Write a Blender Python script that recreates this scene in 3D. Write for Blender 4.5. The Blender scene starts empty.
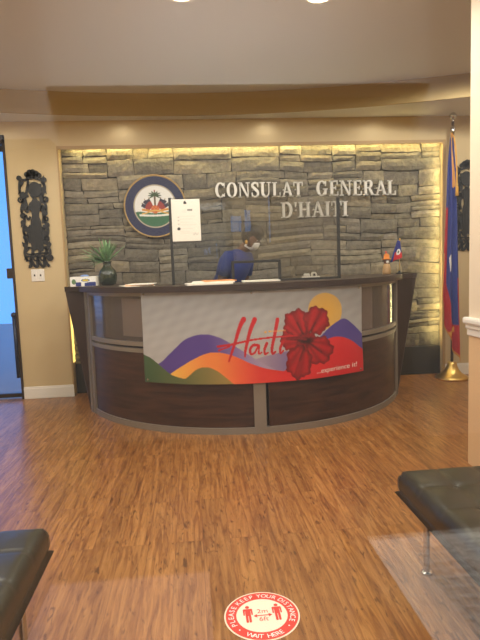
import bpy, bmesh, math, random
from mathutils import Vector, Matrix, noise
random.seed(7)
scene = bpy.context.scene
COL = scene.collection
PI = math.pi

# ------------------------------------------------------------------ helpers
def lin(c):
    return tuple(((v/255)/12.92 if v/255 <= .04045 else (((v/255)+.055)/1.055)**2.4) for v in c)

def mat(name, rgb, rough=.5, metal=0., spec=.5, emit=None, estr=0., coat=0., bump=None, noise_amt=0., nscale=8., attr=None):
    m = bpy.data.materials.new(name); m.use_nodes = True
    nt = m.node_tree; b = nt.nodes['Principled BSDF']
    b.inputs['Roughness'].default_value = rough
    b.inputs['Metallic'].default_value = metal
    b.inputs['Specular IOR Level'].default_value = spec
    b.inputs['Coat Weight'].default_value = coat
    b.inputs['Base Color'].default_value = lin(rgb)+(1,)
    if emit:
        b.inputs['Emission Color'].default_value = lin(emit)+(1,)
        b.inputs['Emission Strength'].default_value = estr
    src = None
    if attr:
        a = nt.nodes.new('ShaderNodeAttribute'); a.attribute_name = attr
        src = a.outputs['Color']; nt.links.new(src, b.inputs['Base Color'])
    if noise_amt:
        tc = nt.nodes.new('ShaderNodeTexCoord')
        n = nt.nodes.new('ShaderNodeTexNoise'); n.inputs['Scale'].default_value = nscale; n.inputs['Detail'].default_value = 5
        nt.links.new(tc.outputs['Object'], n.inputs['Vector'])
        r = nt.nodes.new('ShaderNodeMapRange'); r.inputs['To Min'].default_value = 1-noise_amt; r.inputs['To Max'].default_value = 1+noise_amt
        r.inputs['From Min'].default_value = .3; r.inputs['From Max'].default_value = .7
        nt.links.new(n.outputs['Fac'], r.inputs['Value'])
        mx = nt.nodes.new('ShaderNodeMix'); mx.data_type = 'RGBA'; mx.blend_type = 'MULTIPLY'; mx.inputs['Factor'].default_value = 1
        if src: nt.links.new(src, mx.inputs['A'])
        else: mx.inputs['A'].default_value = lin(rgb)+(1,)
        nt.links.new(r.outputs['Result'], mx.inputs['B'])
        nt.links.new(mx.outputs['Result'], b.inputs['Base Color'])
    if bump:
        tc = nt.nodes.new('ShaderNodeTexCoord')
        n = nt.nodes.new('ShaderNodeTexNoise'); n.inputs['Scale'].default_value = bump[0]; n.inputs['Detail'].default_value = 6
        nt.links.new(tc.outputs['Object'], n.inputs['Vector'])
        bp = nt.nodes.new('ShaderNodeBump'); bp.inputs['Strength'].default_value = bump[1]; bp.inputs['Distance'].default_value = bump[2]
        nt.links.new(n.outputs['Fac'], bp.inputs['Height']); nt.links.new(bp.outputs['Normal'], b.inputs['Normal'])
    return m

def glass_mat(name, tint=(255, 255, 255), refl=.04, body=None, body_fac=0., rough=0.):
    """thin clear sheet: see-through, mirror-like reflection growing to grazing angles, optionally a milky body"""
    m = bpy.data.materials.new(name); m.use_nodes = True
    nt = m.node_tree; nt.nodes.clear()
    out = nt.nodes.new('ShaderNodeOutputMaterial')
    tr = nt.nodes.new('ShaderNodeBsdfTransparent'); tr.inputs['Color'].default_value = lin(tint)+(1,)
    gl = nt.nodes.new('ShaderNodeBsdfGlossy'); gl.inputs['Roughness'].default_value = rough
    lw = nt.nodes.new('ShaderNodeLayerWeight'); lw.inputs['Blend'].default_value = .5
    p = nt.nodes.new('ShaderNodeMath'); p.operation = 'POWER'; p.inputs[1].default_value = 5
    nt.links.new(lw.outputs['Facing'], p.inputs[0])
    ma = nt.nodes.new('ShaderNodeMath'); ma.operation = 'MULTIPLY_ADD'; ma.inputs[1].default_value = 1-refl; ma.inputs[2].default_value = refl
    nt.links.new(p.outputs[0], ma.inputs[0])
    mx = nt.nodes.new('ShaderNodeMixShader')
    nt.links.new(ma.outputs[0], mx.inputs['Fac'])
    base = tr.outputs[0]
    if body:
        df = nt.nodes.new('ShaderNodeBsdfDiffuse'); df.inputs['Color'].default_value = lin(body)+(1,)
        m2 = nt.nodes.new('ShaderNodeMixShader'); m2.inputs['Fac'].default_value = body_fac
        nt.links.new(tr.outputs[0], m2.inputs[1]); nt.links.new(df.outputs[0], m2.inputs[2]); base = m2.outputs[0]
    nt.links.new(base, mx.inputs[1]); nt.links.new(gl.outputs[0], mx.inputs[2])
    nt.links.new(mx.outputs[0], out.inputs['Surface'])
    return m

ORG = {}
def empty(name, loc):
    o = bpy.data.objects.new(name, None); COL.objects.link(o); o.location = loc
    o.empty_display_size = .1; ORG[o] = Vector(loc)
    return o

def obj(name, bm, m, parent=None, smooth=False, origin=None, label=None):
    """link a bmesh given in world coordinates as one mesh object under its thing"""
    po = ORG[parent] if parent else Vector((0, 0, 0))
    wo = Vector(origin) if origin is not None else (po if parent else Vector((0, 0, 0)))
    bmesh.ops.translate(bm, verts=bm.verts, vec=-wo)
    me = bpy.data.meshes.new(name); bm.to_mesh(me); bm.free()
    o = bpy.data.objects.new(name, me); COL.objects.link(o)
    o.location = wo-po
    if parent: o.parent = parent
    ORG[o] = wo
    for mm in (m if isinstance(m, (list, tuple)) else [m]): me.materials.append(mm)
    if smooth: me.shade_smooth()
    if smooth == 'auto': me.set_sharp_from_angle(angle=math.radians(38))
    if label: o['label'] = label
    return o

def tag(o, label, cat, group=None):
    o['label'] = label; o['category'] = cat
    if group: o['group'] = group
    return o
def struct(o):
    o['kind'] = 'structure'; return o

def NB(): return bmesh.new()
def box(bm, x0, x1, y0, y1, z0, z1, bev=0., seg=2):
    vs = [bm.verts.new(p) for p in ((x0,y0,z0),(x1,y0,z0),(x1,y1,z0),(x0,y1,z0),(x0,y0,z1),(x1,y0,z1),(x1,y1,z1),(x0,y1,z1))]
    fs = [bm.faces.new([vs[i] for i in q]) for q in ((0,3,2,1),(4,5,6,7),(0,1,5,4),(1,2,6,5),(2,3,7,6),(3,0,4,7))]
    if bev:
        es = list({e for f in fs for e in f.edges})
        bmesh.ops.bevel(bm, geom=es, offset=bev, segments=seg, profile=.5, affect='EDGES')
    return bm
def hexa(bm, p):
    """solid from 8 points, bottom ring then top ring"""
    vs = [bm.verts.new(q) for q in p]
    for q in ((0,3,2,1),(4,5,6,7),(0,1,5,4),(1,2,6,5),(2,3,7,6),(3,0,4,7)): bm.faces.new([vs[i] for i in q])
    return bm
def frame_axes(d):
    d = Vector(d).normalized()
    a = Vector((0, 0, 1)) if abs(d.z) < .9 else Vector((1, 0, 0))
    u = d.cross(a).normalized(); return u, d.cross(u).normalized()
def tube(bm, pts, r, n=10, caps=True):
    pts = [Vector(p) for p in pts]; rs = r if isinstance(r, (list, tuple)) else [r]*len(pts)
    rings = []; u = None
    for i, p in enumerate(pts):
        d = (pts[min(i+1, len(pts)-1)]-pts[max(i-1, 0)]).normalized()
        if u is None: u, v = frame_axes(d)
        else:
            u = (u-d*u.dot(d)).normalized(); v = d.cross(u)
        rings.append([bm.verts.new(p+(u*math.cos(2*PI*k/n)+v*math.sin(2*PI*k/n))*rs[i]) for k in range(n)])
    for a, b in zip(rings, rings[1:]):
        for k in range(n): bm.faces.new((a[k], a[(k+1) % n], b[(k+1) % n], b[k]))
    if caps: bm.faces.new(rings[0][::-1]); bm.faces.new(rings[-1])
    bmesh.ops.recalc_face_normals(bm, faces=bm.faces)
    return bm
def lathe(bm, prof, c, n=24, sx=1., sy=1.):
    rings = []
    for r, z in prof:
        if r < 1e-5: rings.append([bm.verts.new((c[0], c[1], c[2]+z))])
        else: rings.append([bm.verts.new((c[0]+r*sx*math.cos(2*PI*k/n), c[1]+r*sy*math.sin(2*PI*k/n), c[2]+z)) for k in range(n)])
    for a, b in zip(rings, rings[1:]):
        for k in range(n):
            k2 = (k+1) % n
            if len(a) == 1 and len(b) == 1: continue
            if len(a) == 1: bm.faces.new((a[0], b[k2], b[k]))
            elif len(b) == 1: bm.faces.new((a[k], a[k2], b[0]))
            else: bm.faces.new((a[k], a[k2], b[k2], b[k]))
    if len(rings[0]) > 1: bm.faces.new(rings[0][::-1])
    if len(rings[-1]) > 1: bm.faces.new(rings[-1])
    bmesh.ops.recalc_face_normals(bm, faces=bm.faces)
    return bm
def ball(bm, c, r, n=12, sx=1, sy=1, sz=1):
    k = max(5, n//2)
    return lathe(bm, [(r*math.sin(PI*i/k) if 0 < i < k else 0, -r*sz*math.cos(PI*i/k)) for i in range(k+1)], c, n, sx, sy)
def strip_solid(bm, outer, inner, z0, z1):
    """solid between two polylines of (x, y), from z0 to z1 (numbers or lists)"""
    n = len(outer); g = lambda z, i: z[i] if isinstance(z, (list, tuple)) else z
    R = [[bm.verts.new((*outer[i], g(z0, i))), bm.verts.new((*outer[i], g(z1, i))), bm.verts.new((*inner[i], g(z1, i))), bm.verts.new((*inner[i], g(z0, i)))] for i in range(n)]
    for a, b in zip(R, R[1:]):
        for k in range(4): bm.faces.new((a[k], b[k], b[(k+1) % 4], a[(k+1) % 4]))
    bm.faces.new(R[0]); bm.faces.new(R[-1][::-1])
    bmesh.ops.recalc_face_normals(bm, faces=bm.faces)
    return bm
def poly_prism(bm, pts, fmap, d0, d1):
    """flat outline in (s, t), given depth d0..d1, placed by fmap(s, t, d)"""
    a = [bm.verts.new(fmap(s, t, d0)) for s, t in pts]; b = [bm.verts.new(fmap(s, t, d1)) for s, t in pts]
    n = len(pts)
    bm.faces.new(a); bm.faces.new(b[::-1])
    for k in range(n): bm.faces.new((a[k], b[k], b[(k+1) % n], a[(k+1) % n]))
    return bm
def stroke(bm, pts, w, fmap, d0, d1):
    """flat ribbon of varying width along a polyline, extruded"""
    n = len(pts); ws = w if isinstance(w, (list, tuple)) else [w]*n
    L, R = [], []
    for i, (x, y) in enumerate(pts):
        x0, y0 = pts[max(i-1, 0)]; x1, y1 = pts[min(i+1, n-1)]
        dx, dy = x1-x0, y1-y0; l = math.hypot(dx, dy) or 1
        nx, ny = -dy/l*ws[i]/2, dx/l*ws[i]/2
        L.append((x+nx, y+ny)); R.append((x-nx, y-ny))
    V = [[bm.verts.new(fmap(*L[i], d0)), bm.verts.new(fmap(*L[i], d1)), bm.verts.new(fmap(*R[i], d1)), bm.verts.new(fmap(*R[i], d0))] for i in range(n)]
    for a, b in zip(V, V[1:]):
        for k in range(4): bm.faces.new((a[k], b[k], b[(k+1) % 4], a[(k+1) % 4]))
    bm.faces.new(V[0]); bm.faces.new(V[-1][::-1])
    return bm
def fixn(bm):
    bmesh.ops.recalc_face_normals(bm, faces=bm.faces); return bm
def arc_pts(cx, cy, rx, ry, a0, a1, n=16):
    return [(cx+rx*math.cos(math.radians(a0+(a1-a0)*i/n)), cy+ry*math.sin(math.radians(a0+(a1-a0)*i/n))) for i in range(n+1)]
def smooth_line(pts, n=8):
    """Catmull-Rom through the points"""
    P = [pts[0]]+list(pts)+[pts[-1]]; out = []
    for i in range(1, len(P)-2):
        for k in range(n):
            t = k/n; a, b, c, d = P[i-1], P[i], P[i+1], P[i+2]
            out.append(tuple(.5*(2*b[j]+(c[j]-a[j])*t+(2*a[j]-5*b[j]+4*c[j]-d[j])*t*t+(3*b[j]-a[j]-3*c[j]+d[j])*t**3) for j in range(len(b))))
    out.append(tuple(pts[-1])); return out
def paint_grid(name, nx, ny, pos, colf, m, parent=None, origin=None, thick=0., label=None, smooth=True):
    """surface pos(u, v) with artwork colf(u, v) held in a colour attribute"""
    bm = NB(); cols = []
    V = []
    for j in range(ny+1):
        row = []
        for i in range(nx+1):
            row.append(bm.verts.new(pos(i/nx, j/ny))); cols.append(lin(colf(i/nx, j/ny))+(1,))
        V.append(row)
    for j in range(ny):
        for i in range(nx): bm.faces.new((V[j][i], V[j+1][i], V[j+1][i+1], V[j][i+1]))
    o = obj(name, bm, m, parent, smooth, origin, label)
    at = o.data.color_attributes.new('Art', 'FLOAT_COLOR', 'POINT')
    at.data.foreach_set('color', [c for q in cols for c in q])
    if thick:
        sm = o.modifiers.new('thickness', 'SOLIDIFY'); sm.thickness = thick; sm.offset = -1
    return o
def text_bm(s, size, fmap, d0, d1):
    """built-in typeface, as extruded letters; fmap(s, t, d) places them; the text is centred on s = 0 with its baseline at t = 0"""
    cu = bpy.data.curves.new('t', 'FONT'); cu.body = s; cu.size = size; cu.align_x = 'CENTER'; cu.resolution_u = 3
    ob = bpy.data.objects.new('t', cu); COL.objects.link(ob)
    dg = bpy.context.evaluated_depsgraph_get(); dg.update()
    me = bpy.data.meshes.new_from_object(ob.evaluated_get(dg))
    bm = NB(); bm.from_mesh(me)
    bpy.data.objects.remove(ob); bpy.data.curves.remove(cu); bpy.data.meshes.remove(me)
    if abs(d1-d0) > 1e-6:
        r = bmesh.ops.extrude_face_region(bm, geom=bm.faces[:])
        for v in [e for e in r['geom'] if isinstance(e, bmesh.types.BMVert)]: v.co.z = 1
    for v in bm.verts: v.co = Vector(fmap(v.co.x, v.co.y, d1 if v.co.z > .5 else d0))
    return bm
def add_bm(dst, src):
    me = bpy.data.meshes.new('x'); src.to_mesh(me); src.free(); dst.from_mesh(me); bpy.data.meshes.remove(me)

def mixc(a, b, t):
    t = max(0, min(1, t)); return tuple(x+(y-x)*t for x, y in zip(a, b))
def interp(pts, x):
    if x <= pts[0][0]: return pts[0][1]
    for (a, b), (c, d) in zip(pts, pts[1:]):
        if x <= c: return b+(d-b)*(x-a)/(c-a)
    return pts[-1][1]
def inpoly(pts, x, y):
    c = False; n = len(pts); j = n-1
    for i in range(n):
        xi, yi = pts[i]; xj, yj = pts[j]
        if (yi > y) != (yj > y) and x < (xj-xi)*(y-yi)/(yj-yi)+xi: c = not c
        j = i
    return c
def segdist(x, y, a, b):
    dx, dy = b[0]-a[0], b[1]-a[1]; l = dx*dx+dy*dy
    t = 0 if l == 0 else max(0, min(1, ((x-a[0])*dx+(y-a[1])*dy)/l))
    return math.hypot(x-a[0]-t*dx, y-a[1]-t*dy), t

# ------------------------------------------------------------------ materials
M = {}
M['wall'] = mat('tan_paint', (205, 183, 141), .75, bump=(60, .05, .01))
M['wall_pale'] = mat('cream_paint', (232, 214, 190), .7)
M['wall_peach'] = mat('peach_paint', (226, 190, 146), .7)
M['ceiling'] = mat('ceiling_paint', (220, 217, 212), .85)
M['fascia'] = mat('fascia_paint', (178, 154, 104), .7)
M['white'] = mat('white_gloss_paint', (235, 232, 225), .4)
M['stone'] = mat('ledge_stone', (120, 105, 82), .85, attr='Art', noise_amt=.22, nscale=22, bump=(35, .55, .02))
M['black'] = mat('matte_black', (22, 20, 16), .6)
M['plinth'] = mat('dark_plinth', (40, 34, 22), .6)
M['espresso'] = mat('espresso_wood', (48, 30, 22), .5, noise_amt=.15, nscale=6)
M['steel'] = mat('brushed_grey_metal', (146, 138, 128), .42, .4)
M['chrome'] = mat('chrome', (200, 198, 195), .15, 1.)
M['brass'] = mat('brass', (226, 190, 112), .34, 1.)
M['gold'] = mat('gold_cord', (215, 160, 60), .6)
M['iron'] = mat('black_iron', (30, 30, 30), .5, .3)
M['leather'] = mat('black_leather', (46, 42, 30), .33, noise_amt=.12, nscale=12, bump=(220, .12, .003))
M['paper'] = mat('white_paper', (236, 230, 218), .8)
M['orange_paper'] = mat('orange_folder', (222, 150, 90), .8)
M['art'] = mat('printed_vinyl', (255, 255, 255), .38, attr='Art')
M['artp'] = mat('printed_paper', (255, 255, 255), .75, attr='Art')
M['letters'] = mat('brushed_letter_metal', (210, 206, 198), .45, .2)
M['red'] = mat('red_ink', (196, 28, 34), .45)
M['whiteink'] = mat('white_ink', (250, 245, 240), .5)
M['cloth'] = mat('flag_cloth', (255, 255, 255), .75, attr='Art')
M['bronze'] = mat('dark_bronze_frame', (52, 38, 28), .45, .2)
M['greenglass'] = mat('dark_green_glass', (24, 38, 18), .12, coat=.5)
M['leaf'] = mat('leaf_green', (108, 146, 96), .5, noise_amt=.3, nscale=30)
M['plastic'] = mat('white_plastic', (235, 230, 222), .35)
M['darkplastic'] = mat('dark_plastic', (34, 32, 30), .45)
M['chairfabric'] = mat('brown_grey_upholstery', (70, 62, 48), .85, noise_amt=.15, nscale=40)
M['led'] = mat('led_diffuser', (255, 240, 190), .5, emit=(255, 243, 178), estr=40.)
M['bulb'] = mat('lamp_glow', (255, 245, 220), .5, emit=(255, 226, 180), estr=18.)
M['glass'] = glass_mat('entrance_glass', (250, 250, 248), .045)
M['acrylic'] = glass_mat('clear_acrylic', (238, 238, 236), .05)
M['smoke'] = glass_mat('smoked_acrylic', (222, 216, 214), .07, (150, 140, 142), .16, .10)
M['bluepane'] = glass_mat('door_glass', (240, 246, 255), .05)
M['skin'] = mat('brown_skin', (100, 64, 48), .5)
M['hair'] = mat('dark_hair', (24, 18, 15), .6)
M['shirt'] = mat('royal_blue_shirt', (24, 46, 124), .8, noise_amt=.08, nscale=20)
M['trousers'] = mat('dark_trousers', (28, 28, 34), .8)
M['mask'] = mat('white_mask', (235, 232, 230), .8)
M['eye'] = mat('eye_white', (230, 225, 220), .3)
M['lobby'] = mat('lobby_paint', (208, 208, 206), .8)
M['reflection_block'] = mat('reflection_block_paint', (166, 164, 162), .8)
M['paving'] = mat('outdoor_paving', (190, 160, 150), .8)

def wood_floor():
    m = bpy.data.materials.new('oak_plank_floor'); m.use_nodes = True
    nt = m.node_tree; b = nt.nodes['Principled BSDF']; N = nt.nodes.new; L = nt.links.new
    tc = N('ShaderNodeTexCoord')
    mp = N('ShaderNodeMapping'); mp.inputs['Rotation'].default_value = (0, 0, PI/2)
    L(tc.outputs['Object'], mp.inputs['Vector'])
    br = N('ShaderNodeTexBrick'); br.inputs['Scale'].default_value = 1
    br.offset = .37; br.inputs['Brick Width'].default_value = 1.2; br.inputs['Row Height'].default_value = .125
    br.inputs['Mortar Size'].default_value = .0012; br.inputs['Mortar Smooth'].default_value = .1
    br.inputs['Color1'].default_value = (.25, .25, .25, 1); br.inputs['Color2'].default_value = (.75, .75, .75, 1); br.inputs['Mortar'].default_value = (0, 0, 0, 1)
    L(mp.outputs['Vector'], br.inputs['Vector'])
    # grain: noise stretched along the boards, shifted board by board
    ad = N('ShaderNodeVectorMath'); ad.operation = 'ADD'
    sc = N('ShaderNodeVectorMath'); sc.operation = 'SCALE'; sc.inputs['Scale'].default_value = 9
    L(br.outputs['Color'], sc.inputs[0]); L(tc.outputs['Object'], ad.inputs[0]); L(sc.outputs[0], ad.inputs[1])
    m1 = N('ShaderNodeMapping'); m1.inputs['Scale'].default_value = (44, 3.4, 1); L(ad.outputs[0], m1.inputs['Vector'])
    n1 = N('ShaderNodeTexNoise'); n1.inputs['Scale'].default_value = 1; n1.inputs['Detail'].default_value = 7; n1.inputs['Roughness'].default_value = .6; n1.inputs['Distortion'].default_value = .9
    L(m1.outputs['Vector'], n1.inputs['Vector'])
    r1 = N('ShaderNodeValToRGB'); e = r1.color_ramp.elements
    e[0].position = .28; e[0].color = lin((104, 62, 30))+(1,); e[1].position = .74; e[1].color = lin((178, 128, 76))+(1,)
    k = e.new(.43); k.color = lin((134, 86, 44))+(1,); k = e.new(.56); k.color = lin((158, 108, 58))+(1,)
    L(n1.outputs['Fac'], r1.inputs['Fac'])
    # short dark figure flecks
    m2 = N('ShaderNodeMapping'); m2.inputs['Scale'].default_value = (58, 12, 1); L(ad.outputs[0], m2.inputs['Vector'])
    n2 = N('ShaderNodeTexNoise'); n2.inputs['Scale'].default_value = 1; n2.inputs['Detail'].default_value = 3; n2.inputs['Distortion'].default_value = 1.4
    L(m2.outputs['Vector'], n2.inputs['Vector'])
    r2 = N('ShaderNodeMapRange'); r2.inputs['From Min'].default_value = .58; r2.inputs['From Max'].default_value = .70; r2.inputs['To Min'].default_value = 0; r2.inputs['To Max'].default_value = .72
    L(n2.outputs['Fac'], r2.inputs['Value'])
    mx = N('ShaderNodeMix'); mx.data_type = 'RGBA'; mx.inputs['B'].default_value = lin((74, 38, 20))+(1,)
    L(r2.outputs['Result'], mx.inputs['Factor']); L(r1.outputs['Color'], mx.inputs['A'])
    # board to board tone, thin joints
    r3 = N('ShaderNodeMapRange'); r3.inputs['From Min'].default_value = .25; r3.inputs['From Max'].default_value = .75; r3.inputs['To Min'].default_value = .9; r3.inputs['To Max'].default_value = 1.08
    L(br.outputs['Color'], r3.inputs['Value'])
    my = N('ShaderNodeMix'); my.data_type = 'RGBA'; my.blend_type = 'MULTIPLY'; my.inputs['Factor'].default_value = 1
    L(mx.outputs['Result'], my.inputs['A']); L(r3.outputs['Result'], my.inputs['B'])
    mz = N('ShaderNodeMix'); mz.data_type = 'RGBA'; mz.inputs['B'].default_value = lin((122, 76, 42))+(1,)
    L(br.outputs['Fac'], mz.inputs['Factor']); L(my.outputs['Result'], mz.inputs['A'])
    L(mz.outputs['Result'], b.inputs['Base Color'])
    b.inputs['Roughness'].default_value = .29; b.inputs['Specular IOR Level'].default_value = .45
    return m
M['floor'] = wood_floor()

def panel_wood():
    m = mat('dark_walnut_laminate', (58, 34, 22), .35)
    nt = m.node_tree; b = nt.nodes['Principled BSDF']; N = nt.nodes.new; L = nt.links.new
    tc = N('ShaderNodeTexCoord'); mp = N('ShaderNodeMapping'); mp.inputs['Scale'].default_value = (3, 3, 26); L(tc.outputs['Object'], mp.inputs['Vector'])
    n = N('ShaderNodeTexNoise'); n.inputs['Scale'].default_value = 1; n.inputs['Detail'].default_value = 6; n.inputs['Distortion'].default_value = .6; L(mp.outputs['Vector'], n.inputs['Vector'])
    r = N('ShaderNodeValToRGB'); r.color_ramp.elements[0].position = .3; r.color_ramp.elements[0].color = lin((44, 24, 15))+(1,)
    r.color_ramp.elements[1].position = .7; r.color_ramp.elements[1].color = lin((78, 48, 32))+(1,)
    L(n.outputs['Fac'], r.inputs['Fac']); L(r.outputs['Color'], b.inputs['Base Color'])
    return m
M['walnut'] = panel_wood()

# ------------------------------------------------------------------ room shell
YB = 5.5           # face of the back wall
YS = 5.64          # back of the stone niche
YG = .35           # entrance glass
NX0, NX1, NZ = -1.226, 2.672, 2.465
ZL, ZH = 2.70, 2.90

struct(obj('floor', box(NB(), -4, 4.2, -3.2, 5.9, -.06, 0), M['floor']))
struct(obj('ceiling', box(NB(), -4, 4.2, YG, 5.9, ZH, ZH+.06), M['ceiling']))
arc = [(x, 5.34-.073*(x+.04)**2) for x in [-4+8.2*i/48 for i in range(49)]]
struct(obj('ceiling_lower', strip_solid(NB(), [(x, y+.02) for x, y in arc], [(x, 5.9) for x, y in arc], ZL, ZL+.03), M['ceiling']))
struct(obj('trim_1', strip_solid(NB(), arc, [(x, y+.02) for x, y in arc], ZL-.004, ZH), M['fascia'], smooth='auto'))
bm = NB()
DX0, DX1, DZ = -2.78, -1.73, 2.575
box(bm, -4, DX0, YB, YS, 0, ZL); box(bm, DX0, DX1, YB, YS, DZ, ZL); box(bm, DX1, NX0, YB, YS, 0, ZL)
box(bm, NX0, NX1, YB, YS, NZ, ZL); box(bm, NX1, 4.2, YB, YS, 0, ZL)
struct(obj('wall_back', bm, M['wall']))
struct(obj('wall_left', box(NB(), -4.1, -4, YG, 5.9, 0, ZH), M['wall']))
struct(obj('wall_right', box(NB(), 4.2, 4.3, YG, 5.9, 0, ZH), M['wall']))
bm = NB(); box(bm, -4, -.62, YG-.06, YG+.06, 0, ZH); box(bm, .66, 4.2, YG-.06, YG+.06, 0, ZH); box(bm, -.62, .66, YG-.06, YG+.06, 2.3, ZH)
struct(obj('wall_front', bm, M['wall']))
# partition on the right with a chair rail
px = 1.645
bm = NB(); box(bm, px, px+.14, YG+.06, 3.08, .86, ZH)
wp = struct(obj('wall_partition', bm, M['wall_pale']))
bm = NB(); box(bm, px, px+.14, YG+.06, 3.08, 0, .86)
struct(obj('wall_partition_lower', bm, M['wall_peach']))
bm = NB()
box(bm, px-.035, px+.16, YG+.06, 3.10, .865, .905, .012); box(bm, px-.02, px+.15, YG+.06, 3.09, .835, .868, .008); box(bm, px-.012, px+.145, YG+.06, 3.085, .795, .84, .006)
struct(obj('trim_2', bm, M['white']))

# stone niche: ledge stones laid in uneven rows, one wall
def stones():
    bm = NB(); cols = []
    z = .31
    base = [(140, 131, 113), (131, 122, 105), (149, 139, 117), (122, 114, 99), (136, 127, 111), (145, 133, 109), (128, 118, 98)]
    def stone(x0, x1, z0, z1):
        d = random.uniform(.020, .056); g = .0035
        nx = max(2, int((x1-x0)/.05)); nz = max(2, int((z1-z0)/.035))
        c = random.choice(base); kk = random.uniform(.75, .96); c = tuple(v*kk for v in c)
        tilt = random.uniform(-.012, .012); tz = random.uniform(-.008, .008); s = random.random()*50
        jl, jr, jt, jb = [random.uniform(-.008, .008) for _ in range(4)]
        V = {}
        for i in range(nx+1):
            for j in range(nz+1):
                u, v = i/nx, j/nz
                x = x0+g+(x1-x0-2*g)*u+(jl*(1-u)+jr*u)*(v-.5)*2
                zz = z0+g+(z1-z0-2*g)*v+(jb*(1-v)+jt*v)*(u-.5)*2*.6
                edge = min(u, 1-u)*(x1-x0) < .002 or min(v, 1-v)*(z1-z0) < .002
                n = noise.noise(Vector((x*9+s, zz*14, s)))*.012+noise.noise(Vector((x*30, zz*40, s)))*.004
                y = YS-(d+tilt*(u-.5)*2+tz*(v-.5)*2+n)*(0.72 if edge else 1)
                V[i, j] = bm.verts.new((x+(noise.noise(Vector((zz*20, s, 1)))*.006 if i in (0, nx) else 0), min(y, YS-.004), zz+(noise.noise(Vector((x*14, s, 5)))*.006 if j in (0, nz) else 0))); cols.append(c)
        for i in range(nx):
            for j in range(nz): bm.faces.new((V[i, j], V[i+1, j], V[i+1, j+1], V[i, j+1]))
        ring = [(i, 0) for i in range(nx)]+[(nx, j) for j in range(nz)]+[(i, nz) for i in range(nx, 0, -1)]+[(0, j) for j in range(nz, 0, -1)]
        bk = []
        for k in ring:
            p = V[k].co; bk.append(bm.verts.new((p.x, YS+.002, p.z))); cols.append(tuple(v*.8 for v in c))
        for a in range(len(ring)):
            b = (a+1) % len(ring)
            bm.faces.new((V[ring[a]], bk[a], bk[b], V[ring[b]]))
    while z < NZ-.02:
        h = random.uniform(.17, .29)
        if NZ-z-h < .14: h = NZ-z
        x = NX0
        while x < NX1-.01:
            l = random.uniform(.24, .78)
            if NX1-x-l < .2: l = NX1-x
            n = random.choice([1, 2, 2, 3, 3, 4]) if h < .24 else random.choice([2, 2, 3, 3, 4])
            if n == 1 and l > .6: n = 2
            cuts = [random.uniform(.6, 1.4) for _ in range(n)]; tot = sum(cuts); zz = z
            for q in cuts:
                hh = h*q/tot; k = 1 if l < .34 or hh > .12 and l < .5 or random.random() < .3 else 2
                m = x+l*random.uniform(.32, .68)
                if k == 1: stone(x, x+l, zz, zz+hh)
                else: stone(x, m, zz, zz+hh); stone(m, x+l, zz, zz+hh)
                zz += hh
            x += l
        z += h
    for v in bm.verts:
        e = min(1, (v.co.z-.31)/.25, (NZ-v.co.z)/.25); e = max(0, e)
        v.co.z += e*(.016*math.sin(v.co.x*2.3+v.co.z*3)+.010*math.sin(v.co.x*5.7-v.co.z*4))
    o = obj('wall_stone', bm, M['stone'])
    at = o.data.color_attributes.new('Art', 'FLOAT_COLOR', 'POINT')
    at.data.foreach_set('color', [c for q in cols for c in lin(q)+(1,)])
    return struct(o)
stones()
struct(obj('wall_stone_mortar', box(NB(), NX0, NX1, YS-.004, YS+.08, .0, NZ), mat('dark_mortar', (50, 42, 30), .9)))
struct(obj('baseboard_niche', box(NB(), NX0+.002, NX1-.002, YS-.03, YS-.005, 0, .308, .004), M['plinth']))
# thin wooden edging of the niche
bm = NB(); w = .045
box(bm, NX0-.012, NX0+.003, YB-.008, YB+.01, .0, NZ); box(bm, NX1-.03, NX1, YB-.008, YB+.01, 0, NZ); box(bm, NX0+.003, NX1-.03, YB-.008, YB+.01, NZ-.032, NZ)
struct(obj('trim_3', bm, mat('niche_edging', (176, 146, 100), .6)))
# LED strips just inside the edging, plus a glow panel on the left jamb
M['jamb_glow'] = mat('jamb_glow_panel', (255, 235, 170), .5, emit=(255, 222, 120), estr=1.6)  # emission stands in for strip light wash on the jamb
def led(name, b, label):
    tag(obj(name, box(NB(), *b), M['jamb_glow' if b[3]-b[2] > .05 else 'led']), label, 'light', 'strip lights around the stone niche')
led('led_strip', (NX0+.1, NX1-.05, YB+.045, YB+.06, NZ-.014, NZ-.004), 'warm strip light along the top edge of the stone niche')
led('led_strip', (NX1-.014, NX1-.004, YB+.02, YB+.04, .36, NZ-.05), 'warm strip light up the edge of the stone niche beside the tall flag')
led('led_strip', (NX0+.001, NX0+.006, YB+.03, YB+.125, .34, 1.08), 'added glow panel for strip light wash, low between the desk end and the socket wall')  # glowing slab in place of the lit jamb
# baseboards
for nm, x0, x1 in (('baseboard_left', DX1+.012, NX0-.0), ('baseboard_right', NX1, 4.2)):
    bm = NB(); box(bm, x0, x1, YB-.016, YB, 0, .105, .003); box(bm, x0, x1, YB-.011, YB, .10, .122, .004)
    struct(obj(nm, bm, M['white']))

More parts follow.
